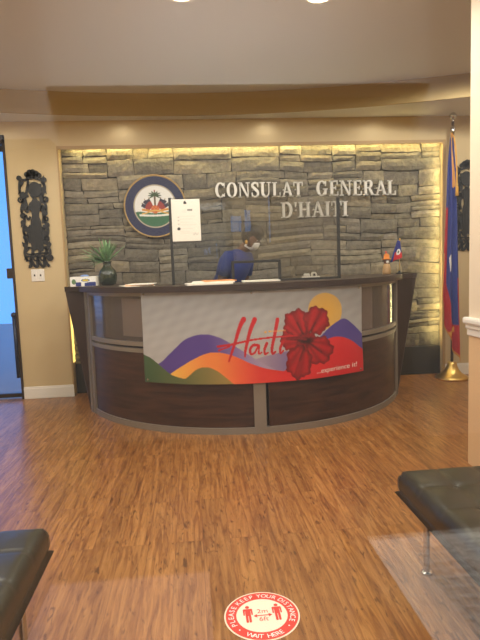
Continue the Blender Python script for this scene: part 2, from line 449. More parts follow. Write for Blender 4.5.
# side door: dark frame, glass leaf, daylight outside
d1 = struct(empty('door_1', (DX0, YB, 0)))
bm = NB()
for x0, x1 in ((DX0, DX0+.055), (DX1-.012, DX1+.012)): box(bm, x0, x1, YB-.012, YB+.12, 0, DZ, .004)
box(bm, DX0, DX1+.012, YB-.012, YB+.12, DZ-.075, DZ+.004, .004)
obj('door_frame', bm, M['bronze'], d1)
bm = NB(); lx0, lx1 = DX0+.06, DX1-.014
box(bm, lx0, lx0+.06, YB+.05, YB+.09, .01, 2.49); box(bm, lx1-.014, lx1, YB+.05, YB+.09, .01, 2.49)
box(bm, lx0+.06, lx1-.014, YB+.05, YB+.09, .01, .05); box(bm, lx0+.06, lx1-.014, YB+.05, YB+.09, 2.44, 2.49)
obj('door_leaf', bm, M['bronze'], d1)
obj('pane', box(NB(), lx0+.06, lx1-.014, YB+.066, YB+.074, .05, 2.44), M['bluepane'], d1)
bm = NB(); tube(bm, [(-1.762, YB+.0, .22), (-1.762, YB+.0, .84)], .018); ball(bm, (-1.762, YB, .85), .028)
tube(bm, [(-1.762, YB, .3), (-1.762, YB+.06, .3)], .01); tube(bm, [(-1.762, YB, .76), (-1.762, YB+.06, .76)], .01)
obj('pull_handle', bm, mat('dark_blue_handle', (24, 34, 60), .4), d1, True)
obj('latch', box(NB(), lx1-.05, DX1-.005, YB-.01, YB+.06, 1.21, 1.31, .004), M['bronze'], d1)
struct(obj('ground_outside', box(NB(), -9, -1, 5.9, 14, -.08, -.01), M['paving']))

# ------------------------------------------------------------------ entrance door in front of the camera
d2 = struct(empty('door_2', (-.6, YG, 0)))
bm = NB()
for x0, x1 in ((-.62, -.52), (.56, .66)): box(bm, x0, x1, YG-.05, YG+.05, 0, 2.3, .004)
box(bm, -.52, .56, YG-.05, YG+.05, 2.2, 2.3, .004); box(bm, -.52, .56, YG-.05, YG+.05, .0, .12, .004)
obj('door_frame', bm, M['bronze'], d2)
obj('pane', box(NB(), -.52, .56, YG-.004, YG+.004, .12, 2.2), M['glass'], d2)

# ------------------------------------------------------------------ entry lobby the photograph is taken from, mirrored in the door glass
VX0, VX1, VY, VZ = -2.3, 2.7, -3.2, 3.4
struct(obj('wall_lobby_left', box(NB(), VX0-.1, VX0, VY, YG-.06, 0, VZ), M['lobby']))
struct(obj('wall_lobby_right', box(NB(), VX1, VX1+.1, VY, YG-.06, 0, VZ), M['lobby']))
bm = NB(); xs = [VX0-.1, .30, .385, .40, .455, .575, .60, VX1+.1]          # wall with three narrow window slits
for a, b in ((0, 1), (2, 3), (4, 5), (6, 7)):
    box(bm, xs[a]-(.0005 if a else 0), xs[b]+.0005, VY-.1, VY, 0, VZ)
for a, b, z0, z1 in ((1, 2, 1.50, 1.62), (3, 4, 1.50, 1.66), (5, 6, 1.42, 1.76)):
    box(bm, xs[a], xs[b], VY-.1, VY, 0, z0); box(bm, xs[a], xs[b], VY-.1, VY, z1, VZ)
struct(obj('wall_lobby_rear', bm, mat('lobby_dark_paint', (140, 137, 134), .8)))
struct(obj('lobby_haze_panel', box(NB(), -.85, 1.64, VY+.002, VY+.30, 2.42, VZ), mat('haze_panel_paint', (184, 183, 182), .8)))  # unseen pale block added so its reflection hazes the ceiling
struct(obj('reflection_block_left', box(NB(), VX0, -.85, VY, VY+.3, 2.1, VZ), M['reflection_block']))  # hanging block added for the pale reflected band at upper left
struct(obj('reflection_block_right', box(NB(), 1.64, VX1, VY, VY+.3, 0, VZ), M['reflection_block']))  # unseen block added for the pale reflected band on the right
struct(obj('floor_lobby', box(NB(), VX0, VX1, VY, YG-.05, -.001, .004), mat('lobby_tile', (96, 88, 82), .6)))
tag(obj('door_mat', box(NB(), -.62, .02, -1.42, -.70, .004, .014, .004), mat('mauve_mat', (196, 170, 168), .9)), 'pale mauve mat added to the unseen lobby floor for its tint in the door glass', 'mat')  # mat put in so its reflection tints the near floor
st = tag(empty('side_table', (.52, -.08, .004)), 'small dark side table added in the unseen lobby to hold the mirrored sheet', 'table')  # invented support for the sheet that the glass mirrors
obj('tabletop', box(NB(), .27, .80, -.30, .14, .715, .748, .004), M['espresso'], st)
for sx in (.31, .76):
    for sy in (-.26, .10): obj('leg', box(NB(), sx-.02, sx+.02, sy-.02, sy+.02, .004, .716, .003), M['espresso'], st)
def sheet_art(u, v):
    c = (244, 240, 234)
    for k in range(11):
        if abs(v-.12-k*.075) < .012 and .16 < u < .95-.13*((k*7) % 4) and math.sin(u*90+k*3) > -.75: c = (120, 116, 114)
    return c
tag(paint_grid('printed_sheet', 80, 90, lambda u, v: (.305+.40*u, -.235+.33*v, .7515), sheet_art, M['artp'], origin=(.5, -.08, .7515), thick=.001), 'printed white sheet lying on the lobby side table, mirrored in the door glass', 'paper')
struct(obj('ceiling_lobby', box(NB(), VX0-.1, VX1+.1, VY-.1, YG-.06, VZ, VZ+.06), M['lobby']))
la = bpy.data.lights.new('lobby_fill', 'AREA'); la.energy = 215; la.size = 1.2; la.color = (1, .99, .98)  # unseen fill added to brighten what the door glass mirrors
lo = bpy.data.objects.new('lobby_fill', la); COL.objects.link(lo); lo.location = (.2, -1.7, VZ-.03)

# ------------------------------------------------------------------ reception desk
CX, CY, R0 = .48, 5.43, 1.52
ZT = 1.125
def AP(a, R): a = math.radians(a); return (CX+R*math.sin(a), CY-R*math.cos(a))
def arcs(bm, R_out, R_in, a0, a1, z0, z1, n=None):
    n = n or max(2, int(abs(a1-a0)/2.2))
    A = [a0+(a1-a0)*i/n for i in range(n+1)]
    return strip_solid(bm, [AP(a, R_out) for a in A], [AP(a, R_in) for a in A], z0, z1)
desk = tag(empty('reception_desk', (CX, CY-R0, 0)), 'curved dark wood reception desk with grey metal rails below the stone wall', 'desk')
AE = 66.
for a0, a1 in ((-AE, -1.8), (1.2, AE)):
    obj('lower_panel', arcs(NB(), R0-.012, R0-.03, a0+1, a1, .05, .615), M['walnut'], desk, 'auto')
    obj('upper_panel', arcs(NB(), R0-.014, R0-.02, a0+1, a1, .685, 1.055), M['smoke'], desk, 'auto', label='smoky translucent panel')
    bm = NB(); arcs(bm, R0, R0-.03, a0, a1, .0, .05); obj('bottom_rail', bm, M['steel'], desk, 'auto')
    bm = NB(); arcs(bm, R0, R0-.03, a0, a1, .612, .645); arcs(bm, R0, R0-.03, a0, a1, .662, .697); obj('middle_rail', bm, M['steel'], desk, 'auto')
    bm = NB(); arcs(bm, R0, R0-.03, a0, a1, 1.05, 1.078); obj('top_rail', bm, M['steel'], desk, 'auto')
arcp = lambda a0, a1, Ro, z0, z1: arcs(NB(), Ro, R0-.04, a0, a1, z0, z1, 2)
obj('post', arcp(-2.1, 1.3, R0+.006, 0, 1.078), M['steel'], desk, 'auto')
for s in (-1, 1):
    bm = NB(); arcs(bm, R0+.004, R0-.04, s*AE, s*(AE-2.2), 0, 1.08, 2); arcs(bm, R0+.012, R0-.05, s*(AE+.4), s*(AE+3.4), 0, 1.08, 2)
    obj('post', fixn(bm), M['steel'], desk, 'auto')
obj('inner_panel', arcs(NB(), R0-.12, R0-.14, -AE, AE, 0, 1.075), M['espresso'], desk, 'auto')
tips = {-1: ((-1.125, 4.93), (-.62, 5.14)), 1: ((2.16, 5.03), (1.60, 5.2))}
A = [-AE-3+(2*AE+6)*i/60 for i in range(61)]
out = [tips[-1][0]]+[AP(a, R0+.055) for a in A]+[tips[1][0]]
inn = [tips[-1][1]]+[AP(a, 1.10) for a in A]+[tips[1][1]]
obj('countertop', strip_solid(NB(), out, inn, 1.080, ZT), M['espresso'], desk, 'auto')
obj('worktop', arcs(NB(), R0-.14, 1.06, -60, 60, .73, .76), M['espresso'], desk, 'auto')
for s in (-1, 1):
    p = AP(s*(AE+3.4), R0+.004); q = AP(s*(AE+4.6), R0+.01); t = tips[s][0]; th = .05
    bm = hexa(NB(), [(p[0], p[1], 0), (q[0], q[1], 0), (q[0]-s*.02, q[1]+th, 0), (p[0]-s*.02, p[1]+th, 0),
                     (p[0], p[1], 1.078), (t[0]-s*.004, t[1]+.004, 1.078), (t[0]-s*.02, t[1]+th, 1.078), (p[0]-s*.02, p[1]+th, 1.078)])
    obj('end_panel', fixn(bm), M['espresso'], desk, label='tapered end panel')
# leaflets standing behind the smoky upper panels
for a0, a1, z0, z1, lb in ((-45, -34, .73, 1.03, 'white sheet behind the smoky desk panel beside the banner edge with mountains'),
                           (35, 43, .70, 1.05, 'white sheet behind the smoky desk panel beside the banner edge with the sun')):
    tag(obj('paper_sheet', arcs(NB(), R0-.045, R0-.047, a0, a1, z0, z1), M['paper']), lb, 'paper', 'sheets behind the desk panels')

# ------------------------------------------------------------------ banner
def banner():
    aL, aR, RB = -35.2, 34.0, R0+.022
    th = tag(empty('banner', (*AP(0, RB), .38)), 'printed vinyl banner with hibiscus and hills hung across the desk front', 'banner')
    X0, W = 141., 221.
    ztop = lambda u: 1.088-.018*u+.006*math.sin(u*9); zbot = lambda u: .392-.004*u
    tab = [(130.6, -39), (146.5, -33), (164.2, -27), (183.8, -21), (204.5, -15), (226, -9), (247.9, -3), (269.7, 3), (290.7, 9), (310.6, 15), (329, 21), (345.3, 27), (359.6, 33), (371.7, 39)]
    def pos(u, v):
        zt, zb = ztop(u), zbot(u); a = interp(tab, 143.3+217.2*u)
        r = RB+.004*math.sin(u*23+v*3)*v+.005*math.sin(u*7-v*6)*v
        return (*AP(a, r), zt+(zb-zt)*v)
    def to_px(u, v): return X0+W*u, 292-7*u+v*(89-4*u)
    def from_px(x, y):
        u = (x-X0)/W; return u, (y-292+7*u)/(89-4*u)
    sm = lambda p: smooth_line(p, 10)
    purple_top = sm([(141, 368), (156, 361), (170, 348), (184, 336), (202, 330.5), (218, 333), (234, 341), (255, 353), (280, 366)])
    laven_top = sm([(240, 356), (262, 350), (280, 346), (300, 343), (316, 335), (330, 324), (343, 317), (352, 322), (363, 334)])
    orange_top = sm([(163, 374), (168, 369.5), (187, 357), (202, 349.5), (215, 347), (232, 350), (250, 357), (268, 362), (300, 366), (363, 370)])
    orange_bot = sm([(163, 374), (172, 376), (182, 373.5), (194, 364), (204, 361.5), (214, 364.5), (226, 373), (238, 382), (250, 392)])
    green_top = sm([(141, 353.5), (149, 357), (158, 364), (168, 371), (182, 374)])
    red_top = sm([(236, 384), (255, 375), (275, 367), (292, 359), (310, 345), (326, 336), (338, 334), (350, 338), (363, 349)])
    # hibiscus petals, outlines around the centre
    cxp, cyp = 305., 336.
    petals = [(305, 336, 11, 9), (289, 334, 9.5, 10.5), (297, 319.5, 14, 13), (316, 317.5, 13, 13), (317.5, 345.5, 14.5, 13.5), (297.5, 356, 13, 16)]
    def petal(x, y):
        best = None
        for k, (ex, ey, rx, ry) in enumerate(petals):
            dx, dy = (x-ex)/rx, (y-ey)/ry; ph = math.atan2(dy, dx); r = math.hypot(dx, dy)
            lim = 1+.07*math.sin(6*ph+k*2)+.045*math.sin(13*ph+k)
            if r < lim:
                a0 = math.atan2(cyp-ey, cxp-ex); da = math.atan2(y-cyp, x-cxp)-math.atan2(ey-cyp, ex-cxp)
                dc = math.hypot(x-cxp, y-cyp)
                q = r/lim
                sh = .98-.5*max(0, q-.72)/.28                      # rim turns darker
                sh *= .86+.14*math.cos(da*15+k)                    # veins
                sh *= 1-.55*math.exp(-(da*dc/1.1)**2)*(1 if dc < 20 else .4)
                sh *= min(1, .35+dc/16)
                best = (q, sh, r)
        return best
    strokes = []
    def st(p, w): strokes.append((smooth_line(p, 6), w))
    st([(243, 315), (239, 322), (232, 341), (226.5, 355)], (3.0, 1.0))
    st([(254, 315), (249, 326), (244, 343), (243, 350)], (2.8, 1.1))
    st([(216, 341.5), (230, 339), (252, 334), (275, 331.5), (296, 331)], (1.4, .8))
    st([(217, 345), (221, 343.5), (228, 341)], (1., .8))
    st([(257, 339.5), (252, 339), (248.5, 343), (249, 347.5), (253, 346), (257.5, 339.5), (257, 347), (260, 346)], (1.7, .9))
    st([(265.5, 337.5), (263, 343), (263.5, 347.5), (266.5, 346)], (1.8, 1.))
    st([(277, 315), (274, 328), (270.8, 341), (271, 347), (274, 345.5)], (2.2, 1.2))
    st([(281.5, 336.5), (279, 342), (279, 347), (282, 344.5)], (1.8, 1.))
    for k in range(14):
        pass
    def col(u, v):
        x, y = to_px(u, v)
        c = mixc((156, 158, 162), (182, 182, 184), (y-290)/50)
        c = tuple(q*(1+.03*math.sin(x*.35+y*.5)*math.sin(x*.11-y*.2)) for q in c)
        d = math.hypot(x-325, y-309)
        if d < 17: c = mixc((226, 174, 70), (216, 176, 96), d/17)
        if y > interp(laven_top, x) and x > 240: c = mixc((168, 150, 178), (84, 70, 150), (x-262)/60)
        if y > interp(purple_top, x) and x < 282: c = mixc((88, 66, 148), (176, 158, 190), (x-205)/55)
        if x >= 163 and y > interp(orange_top, x):
            c = mixc(mixc((246, 196, 84), (244, 140, 66), (x-165)/40), (226, 58, 50), (x-215)/45)
            if x < 250 and y > interp(orange_bot, x): c = mixc((96, 104, 62), (176, 140, 70), (x-178)/60)
        if x < 184 and y > interp(green_top, x): c = mixc((66, 96, 62), (104, 108, 64), (x-141)/45)
        if x > 238 and y > interp(red_top, x): c = mixc(mixc((232, 84, 60), (226, 44, 48), (x-245)/40), (200, 30, 42), (x-320)/60)
        p = petal(x, y)
        if p:
            c = mixc((60, 4, 12), (186, 26, 34), p[1])
        dc = math.hypot((x-cxp)/9, (y-cyp)/3.2)
        if dc < 1: c = mixc((40, 4, 14), c, dc*dc)
        s1, t1 = segdist(x, y, (305, 335), (285, 331))
        if s1 < .9: c = (120, 16, 26)
        for pts, (w0, w1) in strokes:
            n = len(pts)-1
            if min(q[0] for q in pts)-3 < x < max(q[0] for q in pts)+3 and min(q[1] for q in pts)-3 < y < max(q[1] for q in pts)+3:
                for i in range(n):
                    ds, tt = segdist(x, y, pts[i], pts[i+1])
                    f = (i+tt)/n
                    if ds < (w0+(w1-w0)*f)*.84: c = (198, 24, 36)
        for gx in (264.5, 268.5):
            if abs(x-gx) < 1.1 and abs(y-326.5+.12*(x-266)) < .8: c = (236, 170, 60)
        if 269 < x < 285 and abs(y-326.3+.05*(x-270)) < .8: c = mixc(c, (236, 180, 110), .55)
        return c
    paint_grid('vinyl_sheet', 420, 170, pos, col, M['art'], th, thick=.0015)
    def fm(s, t, d):
        x, y = 335.5+s, 366.0-.085*s-t
        u, v = from_px(x, y); p = Vector(pos(u, v)); q = Vector((CX, CY, p.z))
        n = (p-q).normalized(); return p+n*(.0012+d)
    obj('lettering', text_bm('...experience it!', 6.6, fm, 0, 0), M['whiteink'], th, label='small white words at the lower corner')
    for u, v in ((.012, .03), (.988, .03), (.012, .97), (.988, .97), (.5, .02)):
        p = Vector(pos(u, v)); n = (p-Vector((CX, CY, p.z))).normalized()
        bm = NB(); tube(bm, [p+n*.0005, p+n*.004], .008, 12); obj('grommet', bm, M['chrome'], th, True)
banner()

# ------------------------------------------------------------------ sneeze guard with its notice
YGd = 4.30
gd = tag(empty('sneeze_guard', (.5, YGd, ZT)), 'clear acrylic sneeze guard with black edges standing on the desk', 'sneeze guard')
gx0, gx1, gzt = -.137, 1.195, 1.80
sx0, sx1, szt = .335, .71, 1.285
bm = NB()
box(bm, gx0, sx0, YGd-.003, YGd+.003, ZT+.004, gzt); box(bm, sx0, sx1, YGd-.003, YGd+.003, szt, gzt); box(bm, sx1, gx1, YGd-.003, YGd+.003, ZT+.004, gzt)
obj('acrylic_sheet', bm, M['acrylic'], gd)
obj('edge_bar', box(NB(), gx0-.012, gx0+.010, YGd-.012, YGd+.012, ZT, gzt, .002), M['black'], gd)
obj('edge_bar', box(NB(), gx1-.010, gx1+.012, YGd-.012, YGd+.012, ZT, gzt-.03, .002), M['black'], gd)
obj('edge_bar', box(NB(), sx1+.006, gx1-.010, YGd-.012, YGd+.012, ZT, ZT+.016, .002), M['black'], gd)
bm = NB(); box(bm, sx0-.011, sx0+.011, YGd-.012, YGd+.012, ZT, szt+.01, .002); box(bm, sx1-.011, sx1+.011, YGd-.012, YGd+.012, ZT, szt+.01, .002)
box(bm, sx0+.011, sx1-.011, YGd-.012, YGd+.012, szt-.01, szt+.01, .002)
obj('slot_frame', bm, M['black'], gd, label='black frame of the pass-through slot')
def notice():
    x0, x1, z0, z1 = -.128, .093, 1.462, 1.785
    rows = [(.36, .40, .28, .80), (.43, .45, .28, .46), (.52, .55, .26, .84), (.66, .69, .28, .80), (.81, .83, .2, .78)]
    def col(u, v):
        c = (222, 217, 207)
        if abs(u-.48) < .055 and abs(v-.075) < .035 and (abs(u-.48)+abs(v-.09)) < .07: c = (46, 44, 46)
        if .56 < u < .74 and abs(v-.255) < .018: c = (128, 126, 122)
        if .36 < u < .52 and .245 < v < .32: c = mixc(c, (214, 208, 200), .8)
        for k, vv in enumerate((.40, .47, .54, .61, .695, .76, .80)):
            if .28 < u < (.82 - .1*(k % 3)) and abs(v-vv) < .006: c = (206, 200, 190)
        for vv in (.42, .5, .59):
            if abs(u-.235) < .03 and abs(v-vv) < .016: c = (186, 182, 176)
        if math.hypot((u-.235), (v-.70)*1.4) < .055: c = (58, 56, 58)
        if .72 < u < .92 and abs(v-.83-.02*math.sin(u*60)) < .012: c = (170, 166, 162)
        return c
    t = paint_grid('paper_sign', 66, 92, lambda u, v: (x0+(x1-x0)*u, YGd-.0165+.003*math.sin(v*3), z1+(z0-z1)*v), col, M['artp'], origin=((x0+x1)/2, YGd-.014, z0), thick=.0008)
    tag(t, 'white notice sheet taped to the upper corner of the sneeze guard', 'notice')
notice()

# ------------------------------------------------------------------ papers and small things on the desk
def sheet(name, cx, cy, w, d, z, rot, m, label, group, t=.004):
    c, s = math.cos(rot), math.sin(rot)
    P = [(-w/2, -d/2), (w/2, -d/2), (w/2, d/2), (-w/2, d/2)]
    P = [(cx+c*x-s*y, cy+s*x+c*y) for x, y in P]
    bm = hexa(NB(), [(*p, z) for p in P]+[(*p, z+t) for p in P])
    return tag(obj(name, fixn(bm), m, origin=(cx, cy, z)), label, 'paper', group)
g1 = 'papers by the plant'; g2 = 'papers at the sneeze guard'
sheet('paper_sheet', -.44, 4.42, .23, .30, ZT, .3, M['paper'], 'white paper lying under an orange folder between plant and guard', g1, .005)
sheet('paper_folder', -.42, 4.43, .22, .29, ZT+.005, .12, M['orange_paper'], 'orange folder lying open on white paper between plant and guard', g1, .006)
sheet('paper_sheet', -.40, 4.41, .21, .28, ZT+.011, -.08, M['paper'], 'white paper on top of the orange folder between plant and guard', g1, .005)
sheet('paper_sheet', .13, 4.12, .34, .24, ZT, .1, M['paper'], 'white paper at the bottom of the stack before the sneeze guard', g2, .012)
sheet('paper_sheet', .17, 4.14, .32, .22, ZT+.012, -.05, M['paper'], 'white paper in the middle of the stack before the sneeze guard', g2, .010)
sheet('paper_folder', .21, 4.14, .24, .2, ZT+.022, .12, M['orange_paper'], 'orange folder on the stack of papers before the sneeze guard', g2, .006)
sheet('paper_sheet', .56, 4.36, .30, .21, ZT, -.05, M['paper'], 'white paper lying behind the pass-through slot of the sneeze guard', g2, .010)

tp = tag(empty('tape_dispenser', (.98, 4.42, ZT)), 'small white tape dispenser behind the sneeze guard near its corner', 'tape dispenser')
bm = NB(); box(bm, .915, 1.065, 4.40, 4.44, ZT, ZT+.022, .008); box(bm, .93, .98, 4.402, 4.438, ZT+.018, ZT+.046, .010); obj('body', bm, M['plastic'], tp, 'auto')
bm = NB(); tube(bm, [(1.015, 4.405, ZT+.034), (1.015, 4.435, ZT+.034)], .024, 16); obj('roll', bm, M['paper'], tp, 'auto')
bm = NB(); tube(bm, [(1.015, 4.400, ZT+.034), (1.015, 4.440, ZT+.034)], .011, 12); obj('hub', bm, M['darkplastic'], tp, 'auto')

tb = tag(empty('tissue_box', (-.905, 4.86, ZT)), 'white and blue tissue box on the desk end beside the green vase', 'tissue box')
def tissue():
    rot = Matrix.Rotation(-.12, 4, 'Z') @ Matrix.Identity(4); o = Vector((-.93, 4.865, ZT))
    w, d, h = .23, .11, .085
    def face(u, v):  # front artwork
        c = (238, 238, 236)
        if v > .55 and (u < .42 and u > .2 or u > .56): c = (40, 52, 120)
        if math.hypot((u-.60)/.22, (v-.36)/.26) < 1: c = (246, 246, 244)
        e = math.hypot((u-.60)/.17, (v-.36)/.17)
        if e < 1: c = (210, 190, 70) if e < .75 else (70, 100, 160)
        if math.hypot((u-.14)/.08, (v-.5)/.3) < 1: c = (96, 130, 90)
        return c
    P = lambda x, y, z: tuple(o+(rot.to_3x3() @ Vector((x, y, z))))
    bm = NB(); box(bm, -w/2, w/2, -d/2, d/2, 0, h, .003)
    for v in bm.verts: v.co = Vector(P(*v.co))
    obj('carton', bm, M['paper'], tb)
    paint_grid('front_print', 60, 26, lambda u, v: P(-w/2+.003+(w-.006)*u, -d/2-.0008, h-.003-(h-.006)*v), face, M['artp'], tb)
    paint_grid('top_print', 40, 20, lambda u, v: P(-w/2+.003+(w-.006)*u, d/2-.003-(d-.006)*v, h+.0008), lambda u, v: (70, 84, 150) if math.hypot((u-.5)/.34, (v-.5)/.3) < 1 else (226, 228, 232), M['artp'], tb)
    bm = NB(); ball(bm, P(0, 0, h+.004), .03, 10, 1.3, .5, .45); obj('tissue', bm, mat('pale_blue_tissue', (130, 160, 215), .9), tb, True)
tissue()

vs = tag(empty('plant_vase', (-.735, 4.90, ZT)), 'dark green glass vase of green leaves on the desk end', 'vase')
obj('vase', lathe(NB(), [(.045, 0), (.068, .012), (.080, .05), (.082, .09), (.070, .13), (.046, .158), (.034, .175), (.036, .20), (.046, .212), (.040, .212), (.03, .19), (.0, .17)], (-.735, 4.90, ZT), 28), M['greenglass'], vs, True)
def leaf(bm, p0, d, ln, wd, droop):
    d = Vector(d).normalized(); side = d.cross(Vector((0, 0, 1)))
    side = side.normalized() if side.length > .1 else Vector((1, 0, 0))
    n = 7; L = []
    for i in range(n+1):
        t = i/n; c = Vector(p0)+d*ln*t+Vector((0, 0, -droop*t*t)); w = wd*math.sin(PI*min(1, t*.92+.08))**.8*(1 if i < n else 0)+.0008
        up = d.cross(side)*.25*w
        L.append([bm.verts.new(c-side*w/2), bm.verts.new(c-up), bm.verts.new(c+side*w/2)])
    for a, b in zip(L, L[1:]):
        bm.faces.new((a[0], a[1], b[1], b[0])); bm.faces.new((a[1], a[2], b[2], b[1]))
rp = random.Random(3)
for k in range(70):
    bm = NB(); a = rp.uniform(0, 2*PI); up = rp.uniform(.35, 1.6); b0 = Vector((-.735, 4.90, ZT+.19))
    dx = math.cos(a)*.95-.55; dy = math.sin(a)*.45
    leaf(bm, b0, (dx, dy, up), rp.uniform(.15, .29), rp.uniform(.010, .028), rp.uniform(.0, .10))
    obj('leaf', bm, M['leaf'], vs, True)

# carved figurine and desk flag at the other end
fg = tag(empty('figurine', (1.80, 4.86, ZT)), 'small carved doll figurine with an orange hat on the desk end', 'figurine')
c = (1.80, 4.86, ZT)
obj('torso', lathe(NB(), [(.038, 0), (.040, .02), (.036, .06), (.030, .085), (.022, .098), (0, .1)], c, 18), mat('tan_wood', (176, 140, 96), .6), fg, True)
obj('face', ball(NB(), (c[0], c[1]-.002, ZT+.117), .028, 16), mat('brown_doll_skin', (96, 62, 44), .5), fg, True)
bm = NB(); ball(bm, (c[0], c[1]-.022, ZT+.115), .016, 12, 1, .55); obj('mouth', bm, mat('pale_doll_face', (226, 222, 214), .6), fg, True)
obj('hat', lathe(NB(), [(.0, .137), (.042, .137), (.044, .142), (.026, .146), (.024, .178), (.012, .19), (0, .192)], c, 18), mat('orange_straw', (214, 124, 40), .7), fg, True)
bm = NB(); tube(bm, [(c[0]-.003, c[1], ZT+.185), (c[0]-.006, c[1], ZT+.212)], .006, 8); obj('hat_tip', bm, mat('red_tip', (190, 60, 50), .7), fg, True)

def desk_flag():
    x, y = 1.93, 4.88
    t = tag(empty('desk_flag', (x, y, ZT)), 'small blue and red flag on a black stand at the desk end', 'flag')
    obj('stand', lathe(NB(), [(.035, 0), (.035, .008), (.012, .014), (.008, .03), (0, .03)], (x, y, ZT), 16), M['black'], t, True)
    tube(bm := NB(), [(x, y, ZT+.02), (x+.005, y, ZT+.31)], .0028, 8); obj('staff', bm, M['brass'], t, True)
    obj('finial', ball(NB(), (x+.005, y, ZT+.315), .007, 10, sz=1.6), M['gold'], t, True)
    def pos(u, v):  # hangs slack from the staff
        w = .03+.085*v; xx = x+.005-(u)*w*.85+.02*v*(1-u); z = ZT+.30-.15*v-.055*u*v+.01*u
        return (xx, y-.012*math.sin(u*9)*v-.004, z)
    def col(u, v):
        f = v+.15*u
        c = (34, 44, 120) if f < .68 or u > .8 else (196, 36, 44)
        if math.hypot((u-.35)/.2, (v-.60)/.16) < 1: c = (230, 228, 224)
        if math.hypot((u-.35)/.09, (v-.60)/.08) < 1: c = (70, 90, 60)
        return c
    paint_grid('flag_cloth', 30, 30, pos, col, M['cloth'], t, thick=.001)
desk_flag()

# ------------------------------------------------------------------ emblem on the stones
def emblem():
    c = Vector((-.325, 5.553, 1.876)); R = .306
    t = tag(empty('emblem_plaque', tuple(c)), 'round navy ringed coat of arms plaque with palm tree on the stone wall', 'plaque')
    bm = NB(); tube(bm, [c+Vector((0, .016, 0)), c+Vector((0, .002, 0))], R, 64); obj('disc', bm, mat('navy_board', (30, 34, 66), .5), t, 'auto')
    fan = [(math.radians(a), l) for a, l in ((150, .50), (132, .50), (116, .46), (64, .46), (48, .50), (30, .50))]
    def col(x, y):
        r = math.hypot(x, y)
        if r > .965: return (178, 150, 96)
        if r > .70: return (36, 40, 74)
        if r > .665: return (170, 160, 140)
        c = (226, 225, 222)
        if y < -.17-.05*math.cos(x*5)-.10*(abs(x))**1.5: c = (56, 104, 72)
        if abs(x) < .52 and abs(y+.30-.10*x*x) < .03: c = (226, 224, 218)
        if abs(x) < .03+.0*y and -.15 < y < .36: c = (96, 74, 44)
        for k in range(9):                                   # palm fronds
            a = math.radians(-25+k*28.7); ex, ey = .20*math.cos(a), .36+.17*math.sin(a)
            d, tt = segdist(x, y, (0, .36), (ex, ey-.03))
            if d < .032*(1-.5*tt): c = (62, 82, 52)
        if math.hypot(x, (y-.50)) < .03: c = (150, 60, 50)
        for k, (a, l) in enumerate(fan):
            ax, ay = math.cos(a), math.sin(a)
            d, tt = segdist(x, y, (ax*.10, -.14+ay*.08), (ax*l, -.14+ay*l))
            if d < .012: c = (150, 116, 60)
            s = (x*ax+(y+.14)*ay); w = (-x*ay+(y+.14)*ax)*(1 if ax > 0 else -1)
            if .16 < s < l-.03 and -.015 < -w < .10: c = (50, 44, 62) if s > .34 else (150, 56, 48)
        for s in (-1, 1):
            d, tt = segdist(x, y, (s*.10, -.16), (s*.40, -.10))
            if d < .035: c = (206, 140, 56)
        if math.hypot(x/.14, (y+.10)/.13) < 1: c = (206, 120, 58) if math.sin(x*60)*math.sin(y*60) < .2 else (190, 70, 50)
        if abs(x) < .44 and abs(y+.185-.05*math.cos(x*7)) < .022: c = (214, 170, 90)
        return c
    bm = NB(); cols = []; n, rr = 150, 75
    rings = [[bm.verts.new((c.x, c.y-.001, c.z))]]; cols.append(col(0, 0))
    for i in range(1, rr+1):
        ring = []
        for k in range(n):
            x, y = i/rr*math.cos(2*PI*k/n), i/rr*math.sin(2*PI*k/n)
            ring.append(bm.verts.new((c.x+x*R, c.y-.001, c.z+y*R))); cols.append(col(x, y))
        rings.append(ring)
    for k in range(n): bm.faces.new((rings[0][0], rings[1][k], rings[1][(k+1) % n]))
    for a, b in zip(rings[1:], rings[2:]):
        for k in range(n): bm.faces.new((a[k], b[k], b[(k+1) % n], a[(k+1) % n]))
    o = obj('emblem_face', bm, M['artp'], t)
    at = o.data.color_attributes.new('Art', 'FLOAT_COLOR', 'POINT'); at.data.foreach_set('color', [q for w in cols for q in lin(w)+(1,)])
    bm = NB(); tube(bm, [(c.x+R*1.0*math.cos(2*PI*k/64), c.y-.0, c.z+R*1.0*math.sin(2*PI*k/64)) for k in range(65)], .006, 6); obj('rim', bm, mat('gilt_rim', (170, 140, 84), .4, .5), t, True)
emblem()

